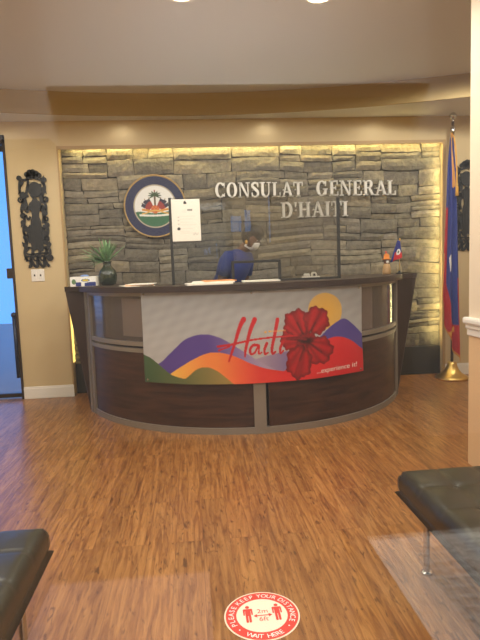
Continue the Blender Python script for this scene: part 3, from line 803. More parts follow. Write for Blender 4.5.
# ------------------------------------------------------------------ serif wall lettering
TH, TN, SF = .20, .075, .06          # thick stem, thin stroke, serif height (cap height = 1)
def glyph(ch):
    """list of ('p', polygon) / ('s', polyline, widths), advance width"""
    V = lambda x, y0=0, y1=1, w=TH: ('p', [(x-w/2, y0), (x+w/2, y0), (x+w/2, y1), (x-w/2, y1)])
    S = lambda x, y, w=.40: ('p', [(x-w/2, y), (x+w/2, y), (x+w/2, y+SF), (x-w/2, y+SF)])
    H = lambda x0, x1, y, w=TN: ('p', [(x0, y-w/2), (x1, y-w/2), (x1, y+w/2), (x0, y+w/2)])
    def ring(cx, a0, a1, rx=.40, n=28):
        pts = arc_pts(cx, .5, rx-.09, .5-.03, a0, a1, n); ws = [TN+(TH*1.1-TN)*abs(math.cos(math.radians(a0+(a1-a0)*i/n)))**1.5 for i in range(n+1)]
        return ('s', pts, ws)
    st = 1-SF
    if ch == 'C': return [ring(.42, 40, 320), V(.73, .66, .97, .07), V(.73, .05, .28, .05)], .86
    if ch == 'G': return [ring(.42, 42, 318), V(.73, .66, .97, .07), V(.70, .06, .46, .17), S(.70, .42, .36)], .94
    if ch == 'O': return [ring(.42, 0, 360, n=48)], .86
    if ch == 'N': return [V(.16, 0, 1, TN), V(.80, 0, 1, TN), ('p', [(.10, 1), (.30, 1), (.84, 0), (.70, 0)]), S(.15, 0, .30), S(.12, st, .22), S(.80, st, .32)], .98
    if ch == 'S':
        pts = smooth_line([(.56, .74), (.52, .90), (.34, .965), (.15, .88), (.14, .70), (.34, .54), (.54, .36), (.55, .16), (.34, .035), (.13, .10), (.09, .27)], 6)
        n = len(pts)-1; return [('s', pts, [TN+(TH*1.0-TN)*math.sin(PI*i/n)**2 for i in range(n+1)]), V(.58, .68, .98, .06), V(.08, .02, .32, .06)], .68
    if ch == 'U':
        pts = [(.20, 1), (.20, .34)]+arc_pts(.46, .32, .26, .285, 180, 360, 16)+[(.72, 1)]
        n = len(pts)-1; return [('s', pts, [TH]*3+[TH+(TN-TH)*i/14 for i in range(14)]+[TN]*(n-16)), S(.20, st, .42), S(.72, st, .32)], .92
    if ch == 'L': return [V(.20), S(.20, 0, .38), S(.20, st, .40), H(.1, .66, .035), V(.65, .02, .30, .06)], .70
    if ch == 'A': return [('p', [(.40, 1), (.50, 1), (.20, 0), (.11, 0)]), ('p', [(.38, 1), (.52, 1), (.90, 0), (.68, 0)]), H(.24, .68, .33), S(.15, 0, .30), S(.79, 0, .38)], .92
    if ch == 'T': return [V(.40), S(.40, 0, .42), H(.03, .77, .965), V(.05, .72, 1, .06), V(.75, .72, 1, .06)], .80
    if ch == 'E': return [V(.20), S(.16, 0, .30), S(.16, st, .30), H(.1, .66, .965), H(.1, .70, .035), H(.2, .52, .52), V(.64, .74, 1, .06), V(.68, 0, .27, .06), V(.52, .40, .64, .05)], .76
    if ch in 'RD':
        if ch == 'R':
            b = [(.24, .965), (.46, .965)]+arc_pts(.46, .735, .19, .23, 90, -90, 14)+[(.24, .505)]
            n = len(b)-1; w = [TN if i < 2 or i > n-2 else TN+(TH-TN)*math.sin(PI*(i-1)/(n-2)) for i in range(n+1)]
            return [V(.20), S(.20, 0, .40), S(.16, st, .30), ('s', b, w), ('p', [(.38, .52), (.56, .52), (.88, .0), (.66, 0)]), S(.82, 0, .20)], .90
        b = [(.2, .965), (.40, .965)]+arc_pts(.40, .5, .36, .465, 90, -90, 18)+[(.2, .035)]
        n = len(b)-1; w = [TN if i < 2 or i > n-2 else TN+(TH-TN)*math.sin(PI*(i-1)/(n-2)) for i in range(n+1)]
        return [V(.20), S(.15, 0, .30), S(.15, st, .30), ('s', b, w)], .90
    if ch == 'H': return [V(.20), V(.74), S(.20, 0, .38), S(.20, st, .38), S(.74, 0, .38), S(.74, st, .38), H(.2, .74, .52)], .96
    if ch == 'I': return [V(.20), S(.20, 0, .40), S(.20, st, .40)], .42
    if ch == "'": return [('p', [(.06, 1), (.22, 1), (.17, .68), (.11, .68)])], .26
    return [], .38
wl = tag(empty('wall_lettering', (.3, 5.56, 1.94)), 'raised silver serif words CONSULAT GENERAL D\'HAITI on the stone wall', 'sign')
def word(s, x0, x1, zb0, zb1, cap):
    """letters spread from x0 to x1 on a baseline from zb0 to zb1"""
    adv = [glyph(ch)[1]+.07 for ch in s]; tot = sum(adv); k = (x1-x0)/tot; x = x0
    for ch, a in zip(s, adv):
        g, _ = glyph(ch)
        if g:
            bm = NB(); z0 = zb0+(zb1-zb0)*((x-x0)/(x1-x0)); X = x
            fm = lambda q, t, d: (X+q*k, 5.55-d, z0+t*cap)
            for e in g:
                b2 = NB()
                if e[0] == 'p': poly_prism(b2, e[1], fm, 0, .026)
                else: stroke(b2, e[1], e[2], fm, 0, .0255)
                fixn(b2); add_bm(bm, b2)
            tube(b2 := NB(), [(X+.2*k, 5.55, z0+.5*cap), (X+.2*k, 5.63, z0+.5*cap)], .006, 6); add_bm(bm, b2)
            obj('letter', bm, M['letters'], wl)
        x += a*k
word('CONSULAT', .283, 1.187, 1.942, 1.930, .148)
word('GENERAL', 1.318, 2.165, 1.934, 1.922, .150)
word("D'HAITI", .945, 1.655, 1.722, 1.720, .155)

# ------------------------------------------------------------------ iron wall sculptures
def iron_art(name, x0, x1, z0, z1, label, flip=False):
    y = YB-.012; t = tag(empty(name, ((x0+x1)/2, YB, z0)), label, 'wall art', 'black iron wall sculptures')
    W, Hh = x1-x0, z1-z0
    fm = lambda s, q, d: (x0+W*(1-s if flip else s), y-d, z0+Hh*q)
    lean = lambda q: .0
    A = W/Hh
    def fl(bm, pts, w): # ribbon in metres, given in unit coordinates
        b = NB(); P = [(a*W, c*Hh) for a, c in smooth_line(pts, 6)]
        stroke(b, P, w*1.45, lambda s, q, d: fm(s/W, q/Hh, d), 0, .006); fixn(b); add_bm(bm, b)
    def disc(bm, s, q, r, rz=None, n=18, d=.007):
        b = NB(); rz = rz or r
        poly_prism(b, [(s+r/W*math.cos(2*PI*k/n), q+rz/Hh*math.sin(2*PI*k/n)) for k in range(n)], fm, 0, d); fixn(b); add_bm(bm, b)
    def ringd(bm, s, q, r, w=.011):
        fl(bm, [(s+r/W*math.cos(2*PI*k/10), q+r/Hh*math.sin(2*PI*k/10)) for k in range(11)], w)
    def blob(bm, pts, d=.008):
        b = NB(); poly_prism(b, smooth_line(list(pts)+[pts[0]], 4)[:-1], fm, 0, d); fixn(b); add_bm(bm, b)
    # scrolling border
    bm = NB()
    fl(bm, [(.10, .92), (.05, .80), (.16, .70), (.06, .60), (.14, .50), (.08, .38), (.16, .28), (.06, .16), (.14, .07)], .017)
    fl(bm, [(.84, .92), (.93, .82), (.82, .72), (.93, .62), (.85, .50), (.94, .38), (.85, .28), (.96, .17), (.88, .07)], .017)
    for s, q, r in ((.06, .92, .020), (.13, .745, .022), (.15, .62, .02), (.09, .47, .02), (.17, .40, .018), (.10, .24, .02), (.92, .90, .02), (.86, .80, .019), (.88, .56, .02), (.92, .44, .02), (.84, .36, .02), (.93, .24, .02), (.94, .10, .026)):
        disc(bm, s, q, r*1.25)
    for s, q, r in ((.06, .70, .022), (.93, .70, .022), (.15, .32, .022), (.88, .30, .02), (.10, .54, .02), (.9, .5, .018)): ringd(bm, s, q, r)
    for k in range(15):                                     # leaves and buds set along both edges
        q = .12+.78*k/14
        for e, sg in ((.09, 1), (.90, -1)):
            s0 = e+.035*math.sin(k*1.9+e*3); tip = (s0+sg*(.13 if k % 2 else -.07), q+.035*(1 if k % 3 else -1))
            blob(bm, [(s0, q-.014), ((s0+tip[0])/2, q-.012+(tip[1]-q)*.4), tip, ((s0+tip[0])/2-.01*sg, q+.02+(tip[1]-q)*.6), (s0, q+.012)], .006)
    obj('scroll_border', bm, M['iron'], t)
    # feathered crown across the top
    bm = NB()
    for s, q, r in ((.34, .955, .026), (.44, .975, .028), (.55, .978, .028), (.66, .965, .027), (.76, .945, .024), (.40, .935, .025), (.52, .94, .03), (.63, .935, .026)): disc(bm, s, q, r)
    fl(bm, [(.06, .925), (.2, .9), (.5, .92), (.8, .9), (.9, .91)], .015)
    obj('crown', bm, M['iron'], t)
    # central figure: round head, raised arms, long skirt
    bm = NB(); disc(bm, .58, .80, .062, .075, 24, .012); fl(bm, [(.36, .86), (.42, .76), (.52, .70)], .012); obj('head', bm, M['iron'], t)
    bm = NB()
    blob(bm, [(.46, .70), (.62, .71), (.70, .62), (.66, .53), (.72, .46), (.74, .20), (.62, .17), (.50, .19), (.34, .18), (.30, .34), (.36, .48), (.42, .54), (.36, .62)], .010)
    fl(bm, [(.44, .67), (.28, .60), (.20, .70), (.12, .78)], .024); fl(bm, [(.64, .68), (.78, .60), (.84, .54), (.80, .46)], .024)
    fl(bm, [(.34, .44), (.24, .36), (.30, .26)], .02); fl(bm, [(.72, .42), (.80, .36), (.76, .26)], .02)
    fl(bm, [(.20, .42), (.5, .40), (.84, .40)], .010); fl(bm, [(.16, .215), (.5, .205), (.88, .215)], .012)
    fl(bm, [(.22, .72), (.30, .80), (.36, .88), (.34, .93)], .016); fl(bm, [(.78, .66), (.74, .76), (.78, .86)], .016)
    fl(bm, [(.20, .54), (.28, .50), (.36, .53)], .014); fl(bm, [(.72, .58), (.80, .64), (.88, .60)], .014)
    for s, q, r in ((.24, .29, .018), (.80, .26, .018), (.25, .58, .016), (.79, .70, .016), (.30, .74, .014)): disc(bm, s, q, r)
    obj('figure', bm, M['iron'], t)
    # scrolled feet along the bottom
    bm = NB()
    for s0 in (.16, .40, .64):
        fl(bm, [(s0, .015), (s0+.08, .02), (s0+.10, .09), (s0+.18, .15), (s0+.2, .20)], .02); fl(bm, [(s0+.10, .09), (s0+.18, .04), (s0+.26, .012)], .018)
        ringd(bm, s0+.04, .10, .022)
    fl(bm, [(.10, .155), (.3, .14), (.6, .15), (.92, .15)], .012)
    obj('foot_scroll', bm, M['iron'], t)
    for s, q in ((.5, .6), (.5, .3)):
        tube(b := NB(), [fm(s, q, 0), (fm(s, q, 0)[0], YB+.002, fm(s, q, 0)[2])], .006, 6); obj('mount', b, M['iron'], t)
iron_art('wall_sculpture', -1.622, -1.352, 1.305, 2.245, 'black iron cut-out figure sculpture on the wall above the socket plate')
iron_art('wall_sculpture', 2.775, 3.045, 1.32, 2.25, 'black iron cut-out sculpture on the wall behind the tall flag', True)

sk = tag(empty('socket_plate', (-1.50, YB, 1.23)), 'white double socket plate on the tan wall under the iron sculpture', 'socket')
obj('plate', box(NB(), -1.563, -1.437, YB-.008, YB, 1.172, 1.292, .004), M['plastic'], sk)
for x in (-1.53, -1.472):
    so = obj('socket', box(NB(), x-.017, x+.017, YB-.011, YB-.007, 1.197, 1.267, .003), M['plastic'], sk)
    bm = NB(); box(bm, x-.007, x+.007, YB-.0125, YB-.0105, 1.222, 1.242, .001); obj('slot', bm, M['darkplastic'], so)

# ------------------------------------------------------------------ tall flag
def tall_flag():
    x, y = 2.665, 5.33
    t = tag(empty('flag_on_pole', (x, y, 0)), 'tall blue and red flag with gold fringe on a brass floor stand', 'flag')
    obj('base', lathe(NB(), [(.165, 0), (.168, .018), (.150, .032), (.105, .055), (.070, .095), (.050, .145), (.044, .175), (.030, .18), (0, .18)], (x, y, 0), 36), M['brass'], t, True)
    bm = NB(); tube(bm, [(x, y, .16), (x, y, 2.60)], .0145, 14); obj('pole', bm, mat('dark_wood_pole', (74, 50, 30), .4), t, True)
    bm = NB(); lathe(bm, [(.018, 2.49), (.022, 2.50), (.022, 2.55), (.012, 2.56), (.010, 2.62), (.016, 2.63), (0, 2.635)], (x, y, 0), 16); obj('ferrule', bm, M['chrome'], t, True)
    obj('finial', ball(NB(), (x, y, 2.655), .036, 20), M['chrome'], t, True)
    zt = 2.47
    eL = [(.5, 2.515), (.9, 2.508), (1.03, 2.515), (1.7, 2.548), (2.16, 2.570), (2.40, 2.594), (2.48, 2.610)]
    eR = [(.2, 2.733), (.52, 2.72), (.9, 2.706), (1.7, 2.682), (2.16, 2.660), (2.40, 2.632), (2.48, 2.625)]
    lo = [(0, .88), (.2, .56), (.65, .28), (1, .18)]
    def pos(u, v):
        z = zt+(interp(lo, u)-zt)*v
        a, b = interp(eL, z), interp(eR, z)
        f = (.008+.030*v)*math.sin(u*PI*5.2+1.2*v)+.012*math.sin(u*17+v*5)*v
        return (a+(b-a)*u, 5.25-f, z)
    def col(u, v):
        z = pos(u, v)[2]
        if z < interp(lo, u)+.028 and u > .05: return (206, 140, 62)
        if z > 2.43: return (214, 156, 78)
        if abs(u-(.50+.35*(2.45-z))) < .16 and z > 1.95: return (216, 164, 92)
        if u < .04 and z < 1.3: return (206, 140, 62)
        if .16 < u < .68 and abs(z-(.42+.16*u)) < .026: return (222, 162, 66)
        red = (182, 36, 46); blue = (40, 56, 132)
        if math.hypot((u-.46)/.13, (z-1.20)/.085) < 1 and u+z*.4 > .86: return (228, 226, 222)
        if z < .57: return red
        if z < 1.75 and u < .28+.37*max(0, min(1, (1.0-z)/.45)): return red
        if u > .84 and z < 1.05: return red
        return blue
    paint_grid('flag_cloth', 90, 200, pos, col, M['cloth'], t, thick=.002)
    bm = NB(); tube(bm, [(x-.03, y-.025, 2.49), (x-.035, y-.09, 2.44), (x-.02, y-.105, 2.3), (x-.012, y-.11, 2.1), (x-.014, y-.115, 1.96), (x-.013, y-.115, 1.955), (x-.013, y-.115, 1.86)], [.007]*5+[.013, .018], 8)
    obj('cord', bm, M['gold'], t, True)
tall_flag()

# ------------------------------------------------------------------ benches
def bench(x0, x1, y0, y1, zt, label):
    t = tag(empty('bench', ((x0+x1)/2, (y0+y1)/2, 0)), label, 'bench', 'tufted black benches')
    th = .105; zc = zt-th
    nbx = 5; nby = round((y1-y0)/.18); cw, cd = (x1-x0)/nbx, (y1-y0)/nby
    nx, ny = nbx*14, nby*14
    def top(u, v):
        X, Y = x0+(x1-x0)*u, y0+(y1-y0)*v
        gx, gy = u*nbx, v*nby
        ex = min(u, 1-u)*(x1-x0); ey = min(v, 1-v)*(y1-y0); e = min(ex, ey)
        z = zt
        if e < .035: z -= .035*(1-math.sqrt(max(0, 1-((.035-e)/.035)**2)))*.8
        # seams between the squares, buttons at their crossings
        dxs = abs(gx-round(gx))*cw if 0 < round(gx) < nbx else 9; dys = abs(gy-round(gy))*cd if 0 < round(gy) < nby else 9
        for d in (dxs, dys): z -= .0035*math.exp(-(d/.007)**2)
        if dxs < 9 and dys < 9: z -= .012*math.exp(-((dxs**2+dys**2)/.028**2))
        z += .003*math.sin(gx*PI)**2*math.sin(gy*PI)**2
        return Vector((X, Y, z))
    bm = NB(); V = [[bm.verts.new(top(i/nx, j/ny)) for i in range(nx+1)] for j in range(ny+1)]
    for j in range(ny):
        for i in range(nx): bm.faces.new((V[j][i], V[j][i+1], V[j+1][i+1], V[j+1][i]))
    ring = [V[0][i] for i in range(nx)]+[V[j][nx] for j in range(ny)]+[V[ny][i] for i in range(nx, 0, -1)]+[V[j][0] for j in range(ny, 0, -1)]
    c = Vector(((x0+x1)/2, (y0+y1)/2, 0)); prev = ring
    for k, (zz, o) in enumerate(((zt-.045, .004), (zt-.075, .004), (zc+.012, .0), (zc, -.014))):
        cur = []
        for r in ring:
            d = Vector((r.co.x-c.x, r.co.y-c.y, 0)); sx = 1 if abs(abs(d.x)-(x1-x0)/2) < 1e-4 else 0; sy = 1 if abs(abs(d.y)-(y1-y0)/2) < 1e-4 else 0
            cur.append(bm.verts.new((r.co.x+math.copysign(o*sx, d.x), r.co.y+math.copysign(o*sy, d.y), zz)))
        for a in range(len(ring)):
            b = (a+1) % len(ring); bm.faces.new((prev[b], prev[a], cur[a], cur[b]))
        prev = cur
    bm.faces.new(prev[::-1]); fixn(bm)
    cu = obj('cushion', bm, M['leather'], t, True)
    for i in range(1, nbx):
        for j in range(1, nby):
            obj('button', ball(NB(), (x0+cw*i, y0+cd*j, zt-.016), .013, 12, sz=.45), M['leather'], cu, True)
    obj('seat_frame', box(NB(), x0+.012, x1-.012, y0+.012, y1-.012, zc-.03, zc, .005), M['darkplastic'], t)
    for sx in (x0+.07, x1-.07):
        for sy in (y0+.11, y1-.11):
            bm = NB(); tube(bm, [(sx, sy, .008), (sx, sy, zc-.028)], .0125, 14)
            lg = obj('leg', bm, M['chrome'], t, 'auto')
            obj('foot', lathe(NB(), [(.022, 0), (.022, .008), (.013, .012), (0, .013)], (sx, sy, 0), 14), M['chrome'], lg, 'auto')
bench(.822, 1.59, .80, 2.10, .40, 'black leather tufted bench against the cream partition wall')
bench(-1.30, -.535, .66, 1.84, .40, 'black leather bench standing alone near the side door, away from the partition')

# ------------------------------------------------------------------ floor sticker
def sticker():
    c = Vector((.200, 1.828, .0)); R = .137
    t = tag(empty('floor_sticker', tuple(c)), 'round red and white distance sticker on the wood floor', 'sticker')
    fm = lambda s, q, d: (c.x+s*R, c.y+q*R, .0012+d)
    def disc(name, prs, m, z):
        bm = NB(); lathe(bm, [(r*R, 0) for r in prs[:1]]+[(r*R, .0006) for r in prs[1:]], (c.x, c.y, z), 72)
        obj(name, bm, m, t)
    wv = mat('sticker_white', (244, 226, 206), .5); rd = mat('sticker_red', (214, 58, 46), .5)
    bm = NB(); lathe(bm, [(R, 0), (R, .0008), (0, .0008)], (c.x, c.y, .0002), 72); obj('backing', bm, wv, t)
    bm = NB(); P = [2*PI*k/96 for k in range(97)]
    stroke(bm, [(c.x+R*.82*math.cos(a), c.y+R*.82*math.sin(a)) for a in P], R*.28, lambda s, q, d: (s, q, d), .0010, .0016); fixn(bm); obj('red_ring', bm, rd, t)
    # words round the ring
    def arc_text(s, a0, a1, r, size, inward):
        bm = NB(); n = len(s)
        wid = {'I': .45, ' ': .5, 'W': 1.35, 'M': 1.2}; ws = [wid.get(q, 1.) for q in s]; tot = sum(ws); acc = 0
        for ch, w in zip(s, ws):
            a = math.radians(a0+(a1-a0)*(acc+w/2)/tot); acc += w
            if ch == ' ': continue
            ux, uy = (math.cos(a), math.sin(a)) if not inward else (-math.cos(a), -math.sin(a))   # letter's up
            rx, ry = uy, -ux
            bx, by = r*math.cos(a), r*math.sin(a)
            add_bm(bm, text_bm(ch, size, lambda p, q, d: fm(bx+rx*p+ux*q, by+ry*p+uy*q, .0006+d), 0, 0))
        for f in bm.faces:
            f.normal_update()
            if f.normal.z < 0: f.normal_flip()
        return bm
    bm = arc_text('PLEASE KEEP YOUR DISTANCE', 208, -28, .745, .21, False)
    obj('lettering', bm, M['whiteink'], t)
    bm = arc_text('WAIT  HERE', 237, 303, .895, .21, True)
    for a in (219, 321):
        q = math.radians(a); b = NB(); lathe(b, [(.003, 0), (.003, .0004), (0, .0004)], fm(.82*math.cos(q), .82*math.sin(q), .0004), 10); add_bm(bm, b)
    obj('lettering', bm, M['whiteink'], t)
    def man(cx0, cy0, k):
        bm = NB(); f2 = lambda s, q, d: fm(cx0+s*k, cy0+q*k, d)
        poly_prism(bm, arc_pts(0, .86, .13, .13, 0, 345, 20), f2, .0002, .0008)
        poly_prism(bm, [(-.30, .62), (-.26, .68), (.26, .68), (.30, .62), (.30, .10), (.26, .06), (.21, .10), (.19, .50), (.17, .50), (.17, -.58), (.12, -.63), (.06, -.63), (.02, -.58), (.02, 0), (-.02, 0), (-.02, -.58), (-.06, -.63), (-.12, -.63), (-.17, -.58), (-.17, .50), (-.19, .50), (-.21, .10), (-.26, .06), (-.30, .10)], f2, .0002, .0008)
        return fixn(bm)
    obj('pictogram', man(-.36, .0, .42), rd, t); obj('pictogram', man(.42, .0, .42), rd, t)
    bm = NB(); stroke(bm, [(-.13, -.02), (.18, -.02)], .03, fm, .0002, .0008)
    for s in (-1, 1):
        poly_prism(bm, [(.025+s*.155, .05), (.025+s*.155, -.09), (.025+s*.25, -.02)], fm, .0002, .0008)
    fixn(bm)
    add_bm(bm, text_bm('2m', .24, lambda p, q, d: fm(.03+p, .075+q, .0006), 0, 0)); add_bm(bm, text_bm('6ft', .24, lambda p, q, d: fm(.03+p, -.245+q, .0006), 0, 0))
    obj('arrow', bm, rd, t)
sticker()

# ------------------------------------------------------------------ downlights and added unseen spots
def downlight(x, y, z, power, label=None, size=.16, fixture=True):
    ld = bpy.data.lights.new('ceiling_spot', 'SPOT'); ld.energy = power; ld.color = (1, .96, .88); ld.shadow_soft_size = .07
    ld.spot_size = math.radians(176); ld.spot_blend = .3
    lo = bpy.data.objects.new('ceiling_spot', ld); COL.objects.link(lo)
    if fixture:
        t = tag(empty('downlight', (x, y, z)), label, 'ceiling light', 'round downlights in the upper ceiling')
        bm = NB(); lathe(bm, [(.075, -.003), (.078, -.009), (.098, -.006), (.10, 0), (.075, 0)], (x, y, z), 32); obj('trim_ring', bm, M['white'], t, True)
        bm = NB(); lathe(bm, [(.075, -.001), (.075, -.004), (0, -.004)], (x, y, z), 32); obj('lens', bm, M['bulb'], t)
        lo.parent = t; lo.location = (0, 0, -.05)
    else: lo.location = (x, y, z-.05)
PW = 61
downlight(.02, 3.455, ZH, PW, 'round glowing downlight in the ceiling, above the emblem side of the desk')
downlight(.87, 3.465, ZH, PW, 'round glowing downlight in the ceiling, above the lettering side of the desk')
for x, y in ((-1.6, 3.5), (2.4, 4.2), (3.4, 3.2), (-1.6, 1.6), (.0, 1.6), (1.2, 1.6), (-3, 3.4)): downlight(x, y, ZH, PW, fixture=False)  # unseen spots without fixtures, added to light the room
for x, y in ((-.6, 5.40), (.8, 5.41), (1.9, 5.36), (3.1, 5.25), (-1.7, 5.30)): downlight(x, y-.03, ZL, 1.1, fixture=False)  # weak unseen spots added to lift the wall above the niche

# ------------------------------------------------------------------ office chair behind the guard
oc = tag(empty('office_chair', (1.08, 4.98, 0)), 'brown grey office chair back showing low behind the sneeze guard', 'chair')
bm = NB(); box(bm, .85, 1.31, 4.95, 5.03, .62, 1.205, .035, 4)
for v in bm.verts:
    if v.co.z > 1.0: v.co.z -= .16*((v.co.x-1.08)/.23)**2*(v.co.z-1.0)/.2
obj('backrest', bm, M['chairfabric'], oc, True)
obj('seat', box(NB(), .84, 1.32, 4.62, 5.0, .46, .54, .03, 3), M['chairfabric'], oc, True)
bm = NB(); tube(bm, [(1.08, 4.80, .08), (1.08, 4.80, .47)], .03); obj('gas_column', bm, M['darkplastic'], oc, 'auto')
for k in range(5):
    a = 2*PI*k/5+.3; p = (1.08+.26*math.cos(a), 4.80+.26*math.sin(a))
    bm = NB(); tube(bm, [(1.08, 4.80, .10), (*p, .075)], [.026, .016]); lg = obj('leg', bm, M['darkplastic'], oc, 'auto')
    bm = NB(); tube(bm, [(p[0]-.012, p[1], .03), (p[0]+.012, p[1], .03)], .03, 14); obj('caster', bm, M['darkplastic'], lg, 'auto')
bm = NB(); box(bm, 1.05, 1.11, 4.98, 5.06, .42, .75, .01); box(bm, 1.05, 1.11, 4.8, 5.06, .42, .46, .01); obj('back_bracket', bm, M['darkplastic'], oc)

# ------------------------------------------------------------------ person behind the desk
def skin_obj(name, verts, edges, radii, m, parent, sub=2, root=0):
    me = bpy.data.meshes.new(name); po = ORG[parent]
    me.from_pydata([tuple(Vector(v)-po) for v in verts], edges, [])
    o = bpy.data.objects.new(name, me); COL.objects.link(o); o.parent = parent; ORG[o] = po
    sk = o.modifiers.new('skin', 'SKIN'); sk.use_smooth_shade = True; sk.branch_smoothing = .4
    for i, r in enumerate(radii):
        sv = me.skin_vertices[0].data[i]; sv.radius = r if isinstance(r, tuple) else (r, r); sv.use_root = (i == root)
    sd = o.modifiers.new('sub', 'SUBSURF'); sd.levels = sub; sd.render_levels = sub
    me.materials.append(m)
    # bake the grown surface to a plain mesh
    dg = bpy.context.evaluated_depsgraph_get(); dg.update()
    nm = bpy.data.meshes.new_from_object(o.evaluated_get(dg)); o.modifiers.clear(); o.data = nm; nm.name = name; nm.shade_smooth()
    if not nm.materials: nm.materials.append(m)
    return o
def person():
    P = Vector((.315, 5.03, 0)); LEAN, TURN = .26, .95
    t = tag(empty('person', tuple(P)), 'person in a blue top and white mask standing behind the desk, head bowed', 'person')
    def q(x, y, z):
        if z > .93:                                   # leaning forward from the hips
            k = LEAN*min(1, (z-.93)/.12); dz = z-.93; y, z = y*math.cos(k)-dz*math.sin(k), .93+dz*math.cos(k)+y*math.sin(k)*.6
        c, s = math.cos(TURN), math.sin(TURN)
        return (P.x+x*c-y*s, P.y+x*s+y*c, z)
    def qh(x, y, z, ph=.34, ro=.10):
        y0, z0, x0 = -.06, 1.44, .03; dx, dy, dz = x-x0, y-y0, z-z0
        dy, dz = dy*math.cos(ph)-dz*math.sin(ph), dz*math.cos(ph)+dy*math.sin(ph)
        dx, dz = dx*math.cos(ro)+dz*math.sin(ro), dz*math.cos(ro)-dx*math.sin(ro)
        return q(x0+dx, y0+dy, z0+dz-.02)
    V, E, R = [], [], []
    def add(p, r, parent=None):
        V.append(qh(*p) if p[2] > 1.48 else q(*p)); R.append(r); i = len(V)-1
        if parent is not None: E.append((parent, i))
        return i
    pel = add((0, .06, .90), (.145, .11))
    sp1 = add((0, .045, 1.02), (.125, .095), pel); sp2 = add((.01, .01, 1.16), (.14, .10), sp1); ch = add((.015, -.03, 1.29), (.135, .095), sp2)
    nk0 = add((.025, -.05, 1.40), .062, ch); nk1 = add((.032, -.075, 1.455), .05, nk0)
    h1 = add((.038, -.115, 1.505), (.062, .072), nk1); h2 = add((.035, -.115, 1.565), (.076, .09), h1); h3 = add((.028, -.09, 1.63), (.070, .082), h2); h4 = add((.024, -.075, 1.668), (.04, .05), h3)
    for s in (-1, 1):
        sh = add((.015+s*.155, -.03, 1.345), .056, ch)
        ub = add((.012+s*.20, -.03, 1.20), .046, sh); el = add((.01+s*.215, -.04, 1.06), .040, ub)
        fo = add((s*.19, -.14, .97), .037, el); wr = add((s*.15, -.26, .88), .027, fo)
        hd = add((s*.14, -.31, .865), (.036, .018), wr)
        kn = add((s*.135, -.345, .86), (.038, .016), hd)
        for k, (dx, ln) in enumerate(((-.026, .064), (-.009, .076), (.009, .072), (.026, .056))):
            a = add((s*(.135+dx), -.375, .858), .0095, kn); b = add((s*(.135+dx*1.15), -.375-ln*.5, .848), .0085, a); add((s*(.135+dx*1.2), -.375-ln, .83), .007, b)
        a = add((s*(.14-.035), -.32, .86), .012, hd); b = add((s*(.14-.055), -.345, .853), .0095, a); add((s*(.14-.064), -.37, .845), .008, b)
        hip = add((s*.085, .06, .84), .09, pel); kne = add((s*.09, .03, .48), .058, hip); an = add((s*.09, .06, .085), .040, kne)
        add((s*.095, -.03, .04), (.042, .032), an); add((s*.10, -.11, .03), (.040, .024), len(V)-1)
        add((.038+s*.083, -.095, 1.565), .016, h2)       # ears
    body = skin_obj('body', V, E, R, M['skin'], t, 2)
    from mathutils.bvhtree import BVHTree
    tree = BVHTree.FromPolygons([v.co+P for v in body.data.vertices], [tuple(p.vertices) for p in body.data.polygons])
    def face(x, z, out=0.):
        """point on the front of the head at (x, z), pushed out by out"""
        a, b = Vector(qh(x, -.45, z)), Vector(qh(x, -.05, z)); d = (b-a).normalized()
        h = tree.ray_cast(a, d)[0]
        return (h if h is not None and (h-a).length < .42 else a+d*.36)-d*out
    # blue top: torso with short sleeves
    bm = NB(); n = 28; prev = None
    rings = [(.0, .06, .84, .175, .140), (.0, .055, .93, .165, .132), (.002, .045, 1.02, .158, .126), (.008, .02, 1.12, .166, .130), (.012, -.01, 1.21, .176, .130), (.014, -.028, 1.29, .182, .122),
             (.015, -.035, 1.345, .172, .105), (.018, -.038, 1.385, .132, .088), (.022, -.045, 1.412, .088, .074), (.024, -.048, 1.418, .070, .064)]
    for cx0, cy0, z, rx, ry in rings:
        cur = [bm.verts.new(q(cx0+rx*math.copysign(abs(math.cos(2*PI*k/n))**.85, math.cos(2*PI*k/n)), cy0+ry*math.sin(2*PI*k/n), z+(.012*math.cos(4*PI*k/n) if z > 1.4 else 0))) for k in range(n)]
        if prev:
            for k in range(n): bm.faces.new((prev[k], prev[(k+1) % n], cur[(k+1) % n], cur[k]))
        prev = cur
    for sd in (-1, 1):
        pts = [(.015+sd*.10, -.032, 1.352), (.015+sd*.15, -.03, 1.345), (.014+sd*.182, -.03, 1.31), (.013+sd*.197, -.03, 1.25), (.012+sd*.204, -.031, 1.185)]
        tube(b := NB(), [q(*p) for p in pts], [.060, .070, .070, .066, .064], 18, caps=False); add_bm(bm, b)
    o = obj('blue_top', fixn(bm), M['shirt'], t, True); sm = o.modifiers.new('th', 'SOLIDIFY'); sm.thickness = .003
    V3, E3, R3 = [], [], []
    def a3(p, r, par=None):
        V3.append(q(*p)); R3.append(r); i = len(V3)-1
        if par is not None: E3.append((par, i))
        return i
    b = a3((0, .06, .90), (.16, .13))
    for s in (-1, 1):
        h = a3((s*.088, .06, .82), .105, b); k = a3((s*.09, .03, .48), .075, h); a3((s*.09, .06, .10), .062, k)
    skin_obj('trousers', V3, E3, R3, M['trousers'], t, 2)
    # hair: cap over crown and back of the head with a bun
    bm = NB(); c = Vector(qh(.028, -.075, 1.60)); n, k = 24, 16; G = []
